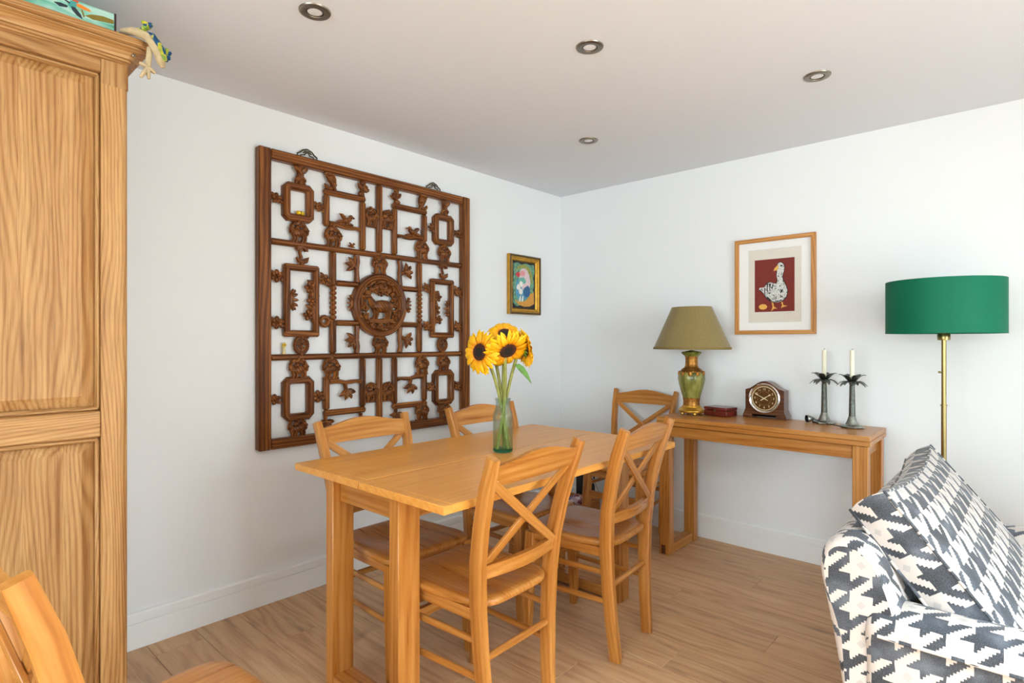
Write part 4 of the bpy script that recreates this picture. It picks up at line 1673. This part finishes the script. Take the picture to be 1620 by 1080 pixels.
# ------------------------------------------------------------------ things on the console
KT = KZ + .0012
tl_ = empty('table_lamp', (1.192, -.235, KT), 0, 'table lamp with green and gold ceramic base and olive shade on the console', 'lamp')
k = N('green_glaze')
a = k.n('ShaderNodeTexCoord')
nz = k.n('ShaderNodeTexNoise', Scale=26.0, Detail=4.0)
mp_ = k.n('ShaderNodeMapping')
mp_.inputs['Scale'].default_value = (1, 1, .25)
k.l(a.outputs['Object'], mp_.inputs['Vector'])
k.l(mp_.outputs[0], nz.inputs['Vector'])
k.l(k.ramp(nz.outputs[0], [(.3, lin(76, 78, 30)), (.5, lin(120, 118, 50)), (.7, lin(158, 150, 82))]), k.b.inputs['Base Color'])
k.b.inputs['Roughness'].default_value = .22
M['glaze'] = k.m
fluted = []
BP = [(.050, .052), (.047, .064), (.047, .085), (.055, .115), (.067, .155), (.076, .190), (.081, .218), (.079, .240), (.070, .260), (.054, .276), (.040, .284)]


def flute(prof, n=64, lobes=10, depth=.05):
    vs, fs, g = [], [], []
    for r, z in prof:
        d = depth * min(1, max(0, (r - .047) / .014))
        for i in range(n):
            t = 2 * PI * i / n
            rr_ = r * (1 - d * (1 - abs(math.sin(t * lobes / 2)) ** .6))
            vs.append((rr_ * math.cos(t), rr_ * math.sin(t), z))
            g.append((z, rr_ * math.cos(t), rr_ * math.sin(t)))
    for j in range(len(prof) - 1):
        for i in range(n):
            i2 = (i + 1) % n
            fs.append((j * n + i, j * n + i2, (j + 1) * n + i2, (j + 1) * n + i))
    return MB().add(vs, fs, g)


flute(BP).build('ceramic_body', M['glaze'], tl_, ang=60)
MB().lathe([(.070, .264), (.0725, .258), (.057, .277), (.043, .286), (.038, .298), (.0365, .325), (.0375, .345), (.040, .356)], 32, cap=False).build('gilt_neck', M['gilt_rub'], tl_)
mb = MB()
for i in range(10):
    t = 2 * PI * i / 10
    mb.ell((.0725 * math.cos(t), .0725 * math.sin(t), .250), (.010, .014, .016), Matrix.Rotation(t, 3, 'Z'), 6, 4)
mb.build('gilt_scallop', M['gilt_rub'], tl_)
MB().lathe([(.037, .352), (.043, .358), (.056, .370), (.060, .376), (.058, .381), (.024, .388), (.008, .392)], 32).build('flared_rim', M['glaze'], tl_)
MB().lathe([(.0515, .050), (.049, .062), (.0485, .080), (.053, .100), (.050, .104)], 32, cap=False).build('gilt_band', M['gilt_rub'], tl_)
MB().lathe([(.074, .016), (.079, .020), (.079, .026), (.070, .032), (.066, .040), (.058, .044), (.054, .054), (.048, .056)], 32).build('foot', M['gold'], tl_)
MB().lathe([(.0, .012), (.078, .012), (.080, .018), (.072, .020)], 8, a0=.2).build('plinth', M['gold'], tl_)
for i in range(4):
    t = PI / 4 + i * PI / 2
    MB().lathe([(.008, 0), (.011, .004), (.010, .013)], 8, (.055 * math.cos(t), .055 * math.sin(t), 0)).build('bun_foot', M['gold'], tl_)
MB().lathe([(.005, .388), (.005, .430), (.011, .432), (.011, .470), (.004, .472)], 12).build('socket', M['brass'], tl_)
k = N('olive_linen')
tc = k.n('ShaderNodeTexCoord')
sp = k.n('ShaderNodeSeparateXYZ')
k.l(tc.outputs['Object'], sp.inputs[0])
nz = k.n('ShaderNodeTexNoise', Scale=170.0, Detail=2.0)
mp_ = k.n('ShaderNodeMapping')
mp_.inputs['Scale'].default_value = (1, 1, 4)
k.l(tc.outputs['Object'], mp_.inputs['Vector'])
k.l(mp_.outputs[0], nz.inputs['Vector'])
k.l(k.ramp(nz.outputs[0], [(.3, lin(114, 95, 50)), (.7, lin(150, 129, 77))]), k.b.inputs['Base Color'])
k.b.inputs['Roughness'].default_value = .9
k.b.inputs['Sheen Weight'].default_value = .3
M['linen'] = k.m
SO = .84
rots = Matrix.Rotation(0, 3, 'Z')
MB().lathe([(.235, .405), (.236, .402), (.122, .655), (.118, .655), (.232, .405)], 56, sy=SO, cap=False).build('lamp_shade', M['linen'], tl_)
MB().lathe([(.2365, .398), (.238, .402), (.2350, .412), (.2335, .412)], 56, sy=SO, cap=False).build('shade_trim', plain('olive_trim', lin(128, 106, 56), .8), tl_)
MB().lathe([(.1225, .648), (.1235, .650), (.1205, .657), (.118, .657)], 56, sy=SO, cap=False).build('shade_trim', plain('olive_trim_top', lin(128, 106, 56), .8), tl_)
mb = MB()
mb.bar((-.1195, 0, .652), (.1195, 0, .652), .003, .003).bar((0, -.1195 * SO, .652), (0, .1195 * SO, .652), .003, .003).bar((0, 0, .47), (0, 0, .652), .004, .004, (1, 0, 0))
mb.build('shade_spider', M['brass'], tl_)
mb = MB().sweep([(.05, -.02, .006), (.075, -.03, .004), (.085, .06, .004), (.09, .10, .004)], (.003, .003), n=6)
mb.build('cord', plain('brown_cord', lin(84, 52, 28), .5), tl_)

# leather box
lb = empty('leather_box', (1.352, -.185, KT), math.radians(-11), 'small dark red lidded box between the table lamp and the clock', 'box')
M['redbox'] = plain('dark_red_leather', lin(92, 26, 18), .28, var=.5, vscale=22, coat=.3)
MB().box((0, 0, .017), (.152, .112, .034), 0, .003).build('box_base', M['redbox'], lb)
MB().box((0, 0, .0445), (.156, .116, .018), 0, .004).build('lid', M['redbox'], lb)
MB().box((.0, -.0585, .034), (.014, .003, .016), 2, .001).build('clasp', M['bronze'], lb)

# mantel clock
ck = empty('mantel_clock', (1.594, -.103, KT), 0, 'arched walnut mantel clock with a round dial on the console', 'clock')
prof = [(-.108, .012), (-.108, .162), (-.103, .166)]
for i in range(13):
    t = -1 + i / 6
    if abs(t) < .93:
        prof.append((t * .100, .166 + .050 * (math.cos(t * PI) * .5 + .5) ** .8))
prof += [(.103, .166), (.108, .162), (.108, .012)]
mb = MB()
mb.prism(prof, -.040, .040, lambda u, v, w_: (u, w_, v))
mb.build('case', M['clockwood'], ck)
for s_ in (-1, 1):
    fp = [(s_ * .066, 0), (s_ * .121, 0), (s_ * .121, .016), (s_ * .112, .036), (s_ * .108, .050), (s_ * .106, .030), (s_ * .070, .026)]
    mb = MB()
    mb.prism(fp if s_ > 0 else fp[::-1], -.046, .044, lambda u, v, w_: (u, w_, v))
    mb.build('foot', M['clockwood'], ck)
MB().box((0, -.030, .016), (.15, .02, .012), 0, .002).build('recess_board', M['black'], ck)
DZ = .116
RY90 = Matrix.Rotation(PI / 2, 3, 'X')      # lathe axis z -> -y


def dlathe(prof, name, mat, par, n=48):
    return MB().lathe(prof, n, (0, -.040, DZ), R=RY90, cap=False).build(name, mat, par)


bz = dlathe([(.072, 0), (.073, .004), (.076, .008), (.082, .010), (.087, .006), (.088, 0)], 'bezel', M['chrome'], ck)
dlathe([(.0, .0015), (.074, .0015)], 'dial', M['glassline'], ck)
dlathe([(.0655, .0018), (.066, .0035), (.069, .0035), (.0695, .0018)], 'dial_ring', M['cream_metal'], ck)
dlathe([(.038, .0017), (.0385, .0024), (.0400, .0024), (.0405, .0017)], 'dial_inner_ring', plain('dial_bronze', lin(130, 92, 50), .3, metal=.5), ck)


def text_mesh(txt, size):
    cu = bpy.data.curves.new('numeral_tmp', 'FONT')
    cu.body = txt
    cu.size = size
    cu.align_x = 'CENTER'
    cu.align_y = 'CENTER'
    cu.extrude = .0003
    ob = bpy.data.objects.new('numeral_tmp', cu)
    COL.objects.link(ob)
    bpy.context.view_layer.update()
    me = bpy.data.meshes.new_from_object(ob.evaluated_get(bpy.context.evaluated_depsgraph_get()))
    bpy.data.objects.remove(ob)
    return me


for h_ in range(1, 13):
    me = text_mesh(str(h_), .017)
    me.materials.clear()
    me.materials.append(M['cream_metal'])
    o = bpy.data.objects.new('numeral', me)
    COL.objects.link(o)
    o.parent = ck
    t = PI / 2 - h_ * PI / 6
    o.location = (.0525 * math.cos(t), -.0425, DZ + .0525 * math.sin(t))
    o.rotation_euler = (PI / 2, 0, 0)


def hand(name, ang, L, tail, w_, y_):
    t = math.radians(90 - ang)
    d = (math.cos(t), math.sin(t))
    nn = (-d[1], d[0])
    pl = [(-tail, -w_ * .7), (-tail, w_ * .7), (0, w_), (L * .6, w_ * .5), (L * .75, w_ * 1.5), (L, 0), (L * .75, -w_ * 1.5), (L * .6, -w_ * .5), (0, -w_)]
    poly = [(a * d[0] + b * nn[0], DZ + a * d[1] + b * nn[1]) for a, b in pl]
    mb = MB()
    mb.prism(poly, y_, y_ - .001, lambda u, v, w2: (u, w2, v))
    mb.build(name, M['cream_metal'], ck)


hand('hour_hand', 56, .046, .024, .0028, -.0445)
hand('minute_hand', 298, .060, .024, .0024, -.0465)
for xx in (-.033, .033):
    MB().lathe([(.0, .0022), (.004, .0022), (.0045, .0015)], 10, (xx, -.040, DZ - .018), R=RY90, cap=False).build('winding_hole', M['black'], ck)

# palm-tree candlesticks with candles
def candlestick(pos, lab, rz):
    r = empty('palm_candlestick', (pos[0], pos[1], KT), rz, lab, 'candlestick', 'pewter palm tree candlesticks')
    MB().lathe([(.058, 0), (.060, .003), (.058, .008), (.050, .011), (.034, .015), (.030, .020)], 6).build('base_plate', M['pewter'], r)
    MB().lathe([(.031, .016), (.027, .024), (.021, .040), (.0165, .056), (.014, .060)], 20).build('root_flare', M['pewter'], r)
    prof = []
    nb = 17
    for i in range(nb * 4 + 1):
        t = i / (nb * 4)
        ph = (t * nb) % 1
        prof.append((.0142 - .003 * t + .0022 * (1 - ph), .058 + .160 * t))
    MB().lathe(prof, 14).build('trunk', M['pewter_dark'], r, ang=70)
    MB().lathe([(.008, .216), (.0145, .226), (.0145, .246), (.0118, .246), (.0118, .232), (0, .232)], 16, cap=False).build('candle_cup', M['pewter_dark'], r)

    def frond(a, L, rise, drop, wd_):
        ca, sa = math.cos(a), math.sin(a)
        vs = []
        prof_ = ((0, .25), (.2, .7), (.45, 1), (.7, .8), (.88, .45), (1, .03))
        for t, w2 in prof_:
            rr_ = .008 + L * t
            z = .228 + rise * math.sin(t * PI * .62) - drop * t * t
            for e_ in (-1, 0, 1):
                s_ = e_ * w2 * wd_ * .5
                vs.append((rr_ * ca - s_ * sa, rr_ * sa + s_ * ca, z - (.0035 * w2 if e_ else 0)))
        fs = [(q * 3 + e_, q * 3 + e_ + 1, q * 3 + e_ + 4, q * 3 + e_ + 3) for q in range(5) for e_ in range(2)]
        mb = MB().add(vs, fs)
        o = mb.build('frond', M['pewter_dark'], r, ang=180, normals=False)
        sm = o.modifiers.new('thickness', 'SOLIDIFY')
        sm.thickness = .0016

    for i in range(6):
        frond(i * PI / 3 + .2, .056, .046, .0, .032)
    for i in range(7):
        frond(i * 2 * PI / 7 + .5, .064, .026, .040, .030)
    return r


def candle(pos, lab):
    r = empty('candle', (pos[0], pos[1], KT + .2325), 0, lab, 'candle', 'ivory candles')
    MB().lathe([(.0112, 0), (.0112, .140), (.0106, .162), (.0088, .168), (0, .166)], 16).build('wax', M['wax'], r)
    MB().sweep([(0, 0, .166), (.0005, 0, .171), (.002, .001, .176)], (.0011, .0011), n=6).build('wick', M['black'], r)


C1, C2 = (1.902, -.118), (2.052, -.195)
candlestick(C1, 'pewter palm tree candlestick nearer the clock', .3)
candlestick(C2, 'pewter palm tree candlestick nearer the green floor lamp', .9)
candle(C1, 'ivory candle in the candlestick nearer the clock')
candle(C2, 'ivory candle in the candlestick nearer the green floor lamp')

# candle snuffer
sn = empty('candle_snuffer', (1.838, -.150, KT), 0, 'long-handled metal candle snuffer lying in front of the candlesticks', 'snuffer')
d_ = V((.206, -.108, 0)).normalized()
Rs = Matrix.Rotation(math.atan2(-.55, -.60), 3, 'Z') @ Matrix.Rotation(PI / 2, 3, 'Y')
MB().lathe([(.0195, .018), (.021, .016), (.0175, .0), (.012, -.016), (.004, -.024), (0, -.026)], 20, (0, 0, .0215), R=Rs, cap=False).build('bell', M['pewter'], sn, ang=60)
MB().lathe([(.0175, .018), (.015, .0), (.009, -.014), (0, -.022)], 20, (0, 0, .0215), R=Rs, cap=False).build('bell_inside', M['black'], sn, ang=60)
MB().sweep([(.014, .012, .0215), (.035, .004, .016), (.10, -.043, .008), (.215, -.120, .004)], [(.003, .003), (.0028, .0028), (.0024, .0024), (.003, .003)], n=8).build('handle', M['pewter_dark'], sn)

# ------------------------------------------------------------------ floor lamp
flp = empty('floor_lamp', (2.444, -.300, .0005), 0, 'brass floor lamp with a wide emerald green drum shade behind the sofa', 'lamp')
k = N('emerald_satin')
k.b.inputs['Base Color'].default_value = lin(0, 104, 74)
k.b.inputs['Roughness'].default_value = .55
k.b.inputs['Specular IOR Level'].default_value = .2
k.b.inputs['Anisotropic'].default_value = .6
M['emerald'] = k.m
MB().lathe([(.0, .0), (.125, .0), (.13, .004), (.128, .016), (.03, .024), (.016, .03)], 40).build('base', M['brass'], flp)
MB().lathe([(.0105, .024), (.0105, .97), (.0135, .971), (.0135, .976), (.0095, .977), (.0095, 1.285)], 16).build('pole', M['brass'], flp)
MB().lathe([(.0, 1.272), (.024, 1.273), (.025, 1.280), (.025, 1.298), (.022, 1.304), (.016, 1.306), (.016, 1.36), (0, 1.36)], 24).build('socket', M['brass'], flp)
MB().sweep([(-.008, -.008, 1.124), (-.016, -.016, 1.126), (-.018, -.018, 1.126)], [(.003, .003), (.0055, .0055), (.003, .003)], n=10).build('switch', M['brass'], flp)
MB().lathe([(.226, 1.305), (.226, 1.545), (.222, 1.545), (.222, 1.305), (.226, 1.305)], 64, cap=False).build('lamp_shade', M['emerald'], flp, ang=30)
MB().lathe([(.2265, 1.303), (.2268, 1.307), (.221, 1.307), (.221, 1.303), (.2265, 1.303)], 64, cap=False).build('shade_rim', M['emerald'], flp, ang=30)
mb = MB()
for i in range(3):
    t = i * 2 * PI / 3
    mb.bar((.014 * math.cos(t), .014 * math.sin(t), 1.312), (.222 * math.cos(t), .222 * math.sin(t), 1.312), .003, .003)
mb.build('shade_spider', M['brass'], flp)

# ------------------------------------------------------------------ patterned sofa
k = N('houndstooth_velvet')
a = k.n('ShaderNodeAttribute', _attribute_name='gc')
sp = k.n('ShaderNodeSeparateXYZ')
# slight wobble so the weave is not ruler straight
wob = k.n('ShaderNodeTexNoise', Scale=24.0, Detail=1.0)
k.l(a.outputs['Vector'], wob.inputs['Vector'])
wv = k.n('ShaderNodeVectorMath', _operation='MULTIPLY_ADD')
k.l(wob.outputs['Color'], wv.inputs[0])
wv.inputs[1].default_value = (.006, .006, 0)
k.l(a.outputs['Vector'], wv.inputs[2])
k.l(wv.outputs[0], sp.inputs[0])
CELL, NT = .102, 16
ii = k.math('FLOOR', k.math('MULTIPLY', sp.outputs[0], NT / CELL))
jj = k.math('FLOOR', k.math('MULTIPLY', sp.outputs[1], NT / CELL))
mod = lambda q, n_: k.math('FLOORED_MODULO', q, n_)
wd_ = k.math('LESS_THAN', mod(ii, NT), NT / 2 - .5)
fd_ = k.math('LESS_THAN', mod(jj, NT), NT / 2 - .5)
tw = k.math('LESS_THAN', mod(k.math('SUBTRACT', ii, jj), NT / 2), NT / 4 - .5)
# col = tw ? warp : weft
dark = k.math('ADD', k.math('MULTIPLY', tw, wd_), k.math('MULTIPLY', k.math('SUBTRACT', 1.0, tw), fd_))
nz = k.n('ShaderNodeTexNoise', Scale=11.0, Detail=3.0)
k.l(a.outputs['Vector'], nz.inputs['Vector'])
nz2 = k.n('ShaderNodeTexNoise', Scale=380.0, Detail=2.0)
k.l(a.outputs['Vector'], nz2.inputs['Vector'])
dcol = k.ramp(nz.outputs[0], [(.38, lin(26, 27, 32)), (.52, lin(58, 61, 70)), (.66, lin(104, 109, 118))])
dcol = k.mix(.35, dcol, k.ramp(nz2.outputs[0], [(.3, lin(18, 19, 24)), (.7, lin(122, 126, 134))]), 'MIX')
# small grey spot in the cream checks
uu = k.math('SUBTRACT', k.math('FRACT', k.math('DIVIDE', sp.outputs[0], CELL)), .75)
vv = k.math('SUBTRACT', k.math('FRACT', k.math('DIVIDE', sp.outputs[1], CELL)), .75)
spot_ = k.math('LESS_THAN', k.math('ADD', k.math('ABSOLUTE', uu), k.math('ABSOLUTE', vv)), .11)
cream = k.mix(k.math('MULTIPLY', spot_, .5), lin(204, 193, 185), lin(160, 156, 156))
k.l(k.mix(dark, cream, dcol), k.b.inputs['Base Color'])
k.b.inputs['Roughness'].default_value = .75
k.b.inputs['Sheen Weight'].default_value = .3
k.b.inputs['Sheen Roughness'].default_value = .35
bp = k.n('ShaderNodeBump', Strength=.35, Distance=.004)
k.l(k.math('MULTIPLY_ADD', dark, 1.0, k.math('MULTIPLY', nz2.outputs[0], .4)), bp.inputs['Height'])
k.l(bp.outputs[0], k.b.inputs['Normal'])
M['hound'] = k.m
M['piping'] = plain('dark_piping', lin(70, 72, 78), .8)

sf = empty('patterned_sofa', (2.85, -1.31, 0), 0, 'sofa in grey and cream houndstooth velvet at the lower right corner', 'sofa')


def sfpart(mb, name, mat=None, par=None, label=None, ang=45):
    o = mb.build(name, mat or M['hound'], par or sf, label, ang)
    if par is None:
        o.location = -V(sf.location)
    return o


def extr(profile, s0, s1, mp, rnd=.03, n_s=6, bulge=0):
    """closed profile (p,q) extruded along s with softly rounded ends; texture follows arc length"""
    n = len(profile)
    cx = sum(p[0] for p in profile) / n
    cy = sum(p[1] for p in profile) / n
    rows = []
    for i in range(4):
        t = i / 3 * PI / 2
        rows.append((s0 + rnd * (1 - math.sin(t)), rnd * (1 - math.cos(t)) if i < 3 else rnd))
    st = []
    for (i_) in range(4):
        t = i_ / 3 * PI / 2
        st.append((s0 + rnd * (1 - math.cos(t)), rnd * (1 - math.sin(t))))
    mid = [(s0 + rnd + (s1 - s0 - 2 * rnd) * i / n_s, 0) for i in range(1, n_s)]
    en = [(s1 - (p - s0), ins) for (p, ins) in st[::-1]]
    rows = st + mid + en
    arc = [0]
    for i in range(1, n + 1):
        a_, b_ = profile[i - 1], profile[i % n]
        arc.append(arc[-1] + math.hypot(b_[0] - a_[0], b_[1] - a_[1]))
    mb = MB()
    vs, g = [], []
    for (sv, ins) in rows:
        for i in range(n + 1):
            p = profile[i % n]
            d = math.hypot(p[0] - cx, p[1] - cy)
            k_ = 1 - ins / max(d, 1e-3)
            tt = (sv - s0) / (s1 - s0)
            k_ *= 1 + bulge * math.sin(PI * max(0, min(1, tt)))
            vs.append(mp(cx + (p[0] - cx) * k_, cy + (p[1] - cy) * k_, sv))
            g.append((sv, arc[i], 0))
    fs = []
    w_ = n + 1
    for j in range(len(rows) - 1):
        for i in range(n):
            fs.append((j * w_ + i, j * w_ + i + 1, (j + 1) * w_ + i + 1, (j + 1) * w_ + i))
    mb.add(vs, fs, g)
    for j in (0, len(rows) - 1):
        sv, ins = rows[j]
        base = [vs[j * w_ + i] for i in range(n)]
        pl = []
        for i in range(n):
            p = profile[i]
            d = math.hypot(p[0] - cx, p[1] - cy)
            k_ = 1 - ins / max(d, 1e-3)
            pl.append((cx + (p[0] - cx) * k_, cy + (p[1] - cy) * k_, 0))
        mb.add(base, [tuple(range(n)) if j else tuple(range(n))[::-1]], pl)
    return mb


def smooth_poly(pts, it=2):
    for _ in range(it):
        o = []
        for i in range(len(pts)):
            a_, b_ = pts[i], pts[(i + 1) % len(pts)]
            o.append((a_[0] * .75 + b_[0] * .25, a_[1] * .75 + b_[1] * .25))
            o.append((a_[0] * .25 + b_[0] * .75, a_[1] * .25 + b_[1] * .75))
        pts = o
    return pts


SY0, SY1 = -1.90, -.72
XZ = lambda p, q, s_: (p, s_, q)
YZ = lambda p, q, s_: (s_, p, q)
# back frame
bp_ = smooth_poly([(2.395, .09), (2.385, .30), (2.335, .58), (2.316, .675), (2.340, .742), (2.400, .752), (2.450, .715), (2.500, .60), (2.56, .40), (2.60, .09)], 2)
sfpart(extr(bp_, SY0 + .02, SY1 - .02, XZ, .022), 'back_frame')
# arms, long axis along x
for (y0, y1, nm) in ((SY0, SY0 + .17, 'near'), (SY1 - .17, SY1, 'far')):
    ap = smooth_poly([(y0 + .004, .09), (y0, .30), (y0 + .002, .50), (y0 - .008, .545), (y0 + .02, .582), (y0 + .085, .592), (y1 - .02, .582), (y1 + .008, .545), (y1 - .002, .50), (y1, .30), (y1 - .004, .09)], 2)
    arm = sfpart(extr(ap, 2.43, 3.28, YZ, .03, 10), 'arm')
    pts = [(2.46 + .79 * i / 12, y0 - .0065 if nm == 'near' else y1 + .0065, .528) for i in range(13)]
    MB().sweep(pts, (.0045, .0045), n=8).build('piping', M['hound'], arm)
# base, seat cushion
sfpart(extr(smooth_poly([(SY0 + .15, .09), (SY0 + .15, .30), (SY1 - .15, .30), (SY1 - .15, .09)], 1), 2.50, 3.24, YZ, .02, 4), 'seat_base')
sfpart(extr(smooth_poly([(SY0 + .175, .305), (SY0 + .175, .44), (SY0 + .25, .465), (SY1 - .25, .465), (SY1 - .175, .44), (SY1 - .175, .305)], 2), 2.70, 3.27, YZ, .03, 6), 'seat_cushion')
# leaning back cushion: boxed, with piping and ears at the corners
CY0, CY1 = -1.775, -.845
up_d = V((-.630, 0, .777)).normalized()     # up along the cushion
fn_d = V((.777, 0, .630)).normalized()      # out of its face
c0 = V((2.596, 0, .606))                     # middle of the cushion, on its back-to-front mid plane
HH, HT = .290, .051
ns, nt = 14, 12


def cush(u, v, w_):
    """u along y -1..1, v up -1..1, w -1..1 thickness"""
    yc, hl = (CY0 + CY1) / 2, (CY1 - CY0) / 2
    pin = .028 * (1 - abs(v) ** 3) * (abs(u) ** 4) * 0
    sag = .034 * (1 - u * u) * (max(0, v) ** 3)          # sagging top edge between the ears
    puff = (1 - abs(u) ** 4) * (1 - abs(v) ** 4)
    th = HT * (1 + .55 * puff)
    y = yc + u * hl * (1 - .012 * (1 - abs(v) ** 2) * 0)
    p = c0 + up_d * (v * HH - sag) + fn_d * (w_ * th)
    return V((p.x, y, p.z))


mb = MB()
for w_ in (-1, 1):
    vs, g = [], []
    for i in range(ns + 1):
        for j in range(nt + 1):
            u, v = -1 + 2 * i / ns, -1 + 2 * j / nt
            vs.append(cush(u, v, w_))
            g.append((u * .465, v * HH, 0))
    fs = []
    for i in range(ns):
        for j in range(nt):
            q_ = (i * (nt + 1) + j, (i + 1) * (nt + 1) + j, (i + 1) * (nt + 1) + j + 1, i * (nt + 1) + j + 1)
            fs.append(q_)
    mb.add(vs, fs, g)
ring = []
for i in range(ns): ring.append((-1 + 2 * i / ns, -1))
for j in range(nt): ring.append((1, -1 + 2 * j / nt))
for i in range(ns): ring.append((1 - 2 * i / ns, 1))
for j in range(nt): ring.append((-1, 1 - 2 * j / nt))
vs, g = [], []
al = 0
prev = None
for q_ in range(len(ring) + 1):
    u, v = ring[q_ % len(ring)]
    p = cush(u, v, 0)
    if prev: al += (p - prev).length
    prev = p
    for w_ in (-1, -.5, 0, .5, 1):
        ext = .010 * (1 - w_ * w_)
        pp = cush(u, v, w_)
        if abs(u) == 1: pp = pp + V((0, ext * u, 0))
        if abs(v) == 1: pp = pp + up_d * ext * v
        vs.append(pp)
        g.append((al, w_ * HT, 0))
fs = []
for q_ in range(len(ring)):
    for e_ in range(4):
        fs.append((q_ * 5 + e_, (q_ + 1) * 5 + e_, (q_ + 1) * 5 + e_ + 1, q_ * 5 + e_ + 1))
mb.add(vs, fs, g)
cu = sfpart(mb, 'back_cushion', ang=60)
for w_ in (-1, 1):
    pts = [cush(u, v, w_) + fn_d * (.001 * w_) for (u, v) in ring]
    MB().sweep(pts, (.0042, .0042), n=6, closed=True, up=tuple(fn_d)).build('piping', M['hound'], cu)
for (x, y) in ((2.46, SY0 + .08), (2.46, SY1 - .08), (3.20, SY0 + .08), (3.20, SY1 - .08)):
    sfpart(MB().lathe([(.018, .001), (.026, .09), (.028, .10)], 14, (x, y, 0)), 'foot', M['clockwood'])

# ------------------------------------------------------------------ odds and ends in the far corner
cr = empty('low_wooden_crate', (.375, -.335, .0005), 0, 'low wooden crate on the floor in the far corner behind the table', 'crate')
for (c, s_, n_) in (((0, -.118, .095), (.27, .012, .15), 'side_board'), ((0, .118, .095), (.27, .012, .15), 'side_board'), ((-.130, 0, .095), (.012, .222, .15), 'end_board'), ((.130, 0, .095), (.012, .222, .15), 'end_board'), ((0, 0, .014), (.246, .222, .028), 'bottom_board')):
    MB().box(c, s_, 0 if s_[0] > s_[1] else 1, .003).build(n_, M['oak'], cr)
k = N('patchwork_textile')
tc = k.n('ShaderNodeTexCoord')
vo = k.n('ShaderNodeTexVoronoi', Scale=34.0)
k.l(tc.outputs['Object'], vo.inputs['Vector'])
sp = k.n('ShaderNodeSeparateColor')
k.l(vo.outputs['Color'], sp.inputs[0])
k.l(k.ramp(sp.outputs[0], [(.1, lin(112, 40, 44)), (.4, lin(150, 90, 80)), (.55, lin(60, 66, 120)), (.75, lin(210, 200, 205)), (.9, lin(120, 50, 40))]), k.b.inputs['Base Color'])
k.b.inputs['Roughness'].default_value = .9
cl = MB()
vs = []
for i in range(9):
    for j in range(9):
        u, v = -1 + i / 4, -1 + j / 4
        vs.append((u * .115, v * .10, .030 + .165 * (1 - .25 * (u * u + v * v)) + .012 * math.sin(5 * u + 3 * v)))
cl.add(vs, [(i * 9 + j, (i + 1) * 9 + j, (i + 1) * 9 + j + 1, i * 9 + j + 1) for i in range(8) for j in range(8)])
o = cl.build('folded_textile', k.m, None, ang=180)
o.location = (.375, -.335, 0)
sm = o.modifiers.new('thickness', 'SOLIDIFY')
sm.thickness = .012
sm.offset = -1
tag(o, 'red and blue patterned textile lying in the low wooden crate', 'textile')
rt = empty('internet_router', (.345, -.155, .0005), 0, 'black upright router box with cables in the far corner behind the crate', 'router')
MB().box((0, 0, .19), (.14, .045, .34), 2, .006).build('router_body', M['black'], rt)
MB().box((0, 0, .010), (.16, .07, .02), 0, .004).build('router_stand', M['black'], rt)
for i, mt in enumerate((M['white'], M['white'], plain('grey_cable', lin(170, 172, 172), .5))):
    MB().sweep([(.06 - .02 * i, -.024, .34 - .02 * i), (.10, -.05, .30), (.12 + .01 * i, -.03, .2), (.15 + .015 * i, .03, .08), (.17 + .02 * i, .06, .010)], (.003, .003), n=6, up=(.3, 1, 0)).build('cable', mt, rt)
MB().sweep([(.07, 0, .004), (.16, -.02, .004), (.26, .02, .004), (.33, .06, .004), (.42, .10, .004)], (.0035, .0035), n=6, up=(0, 0, 1)).build('cable', M['black'], rt)
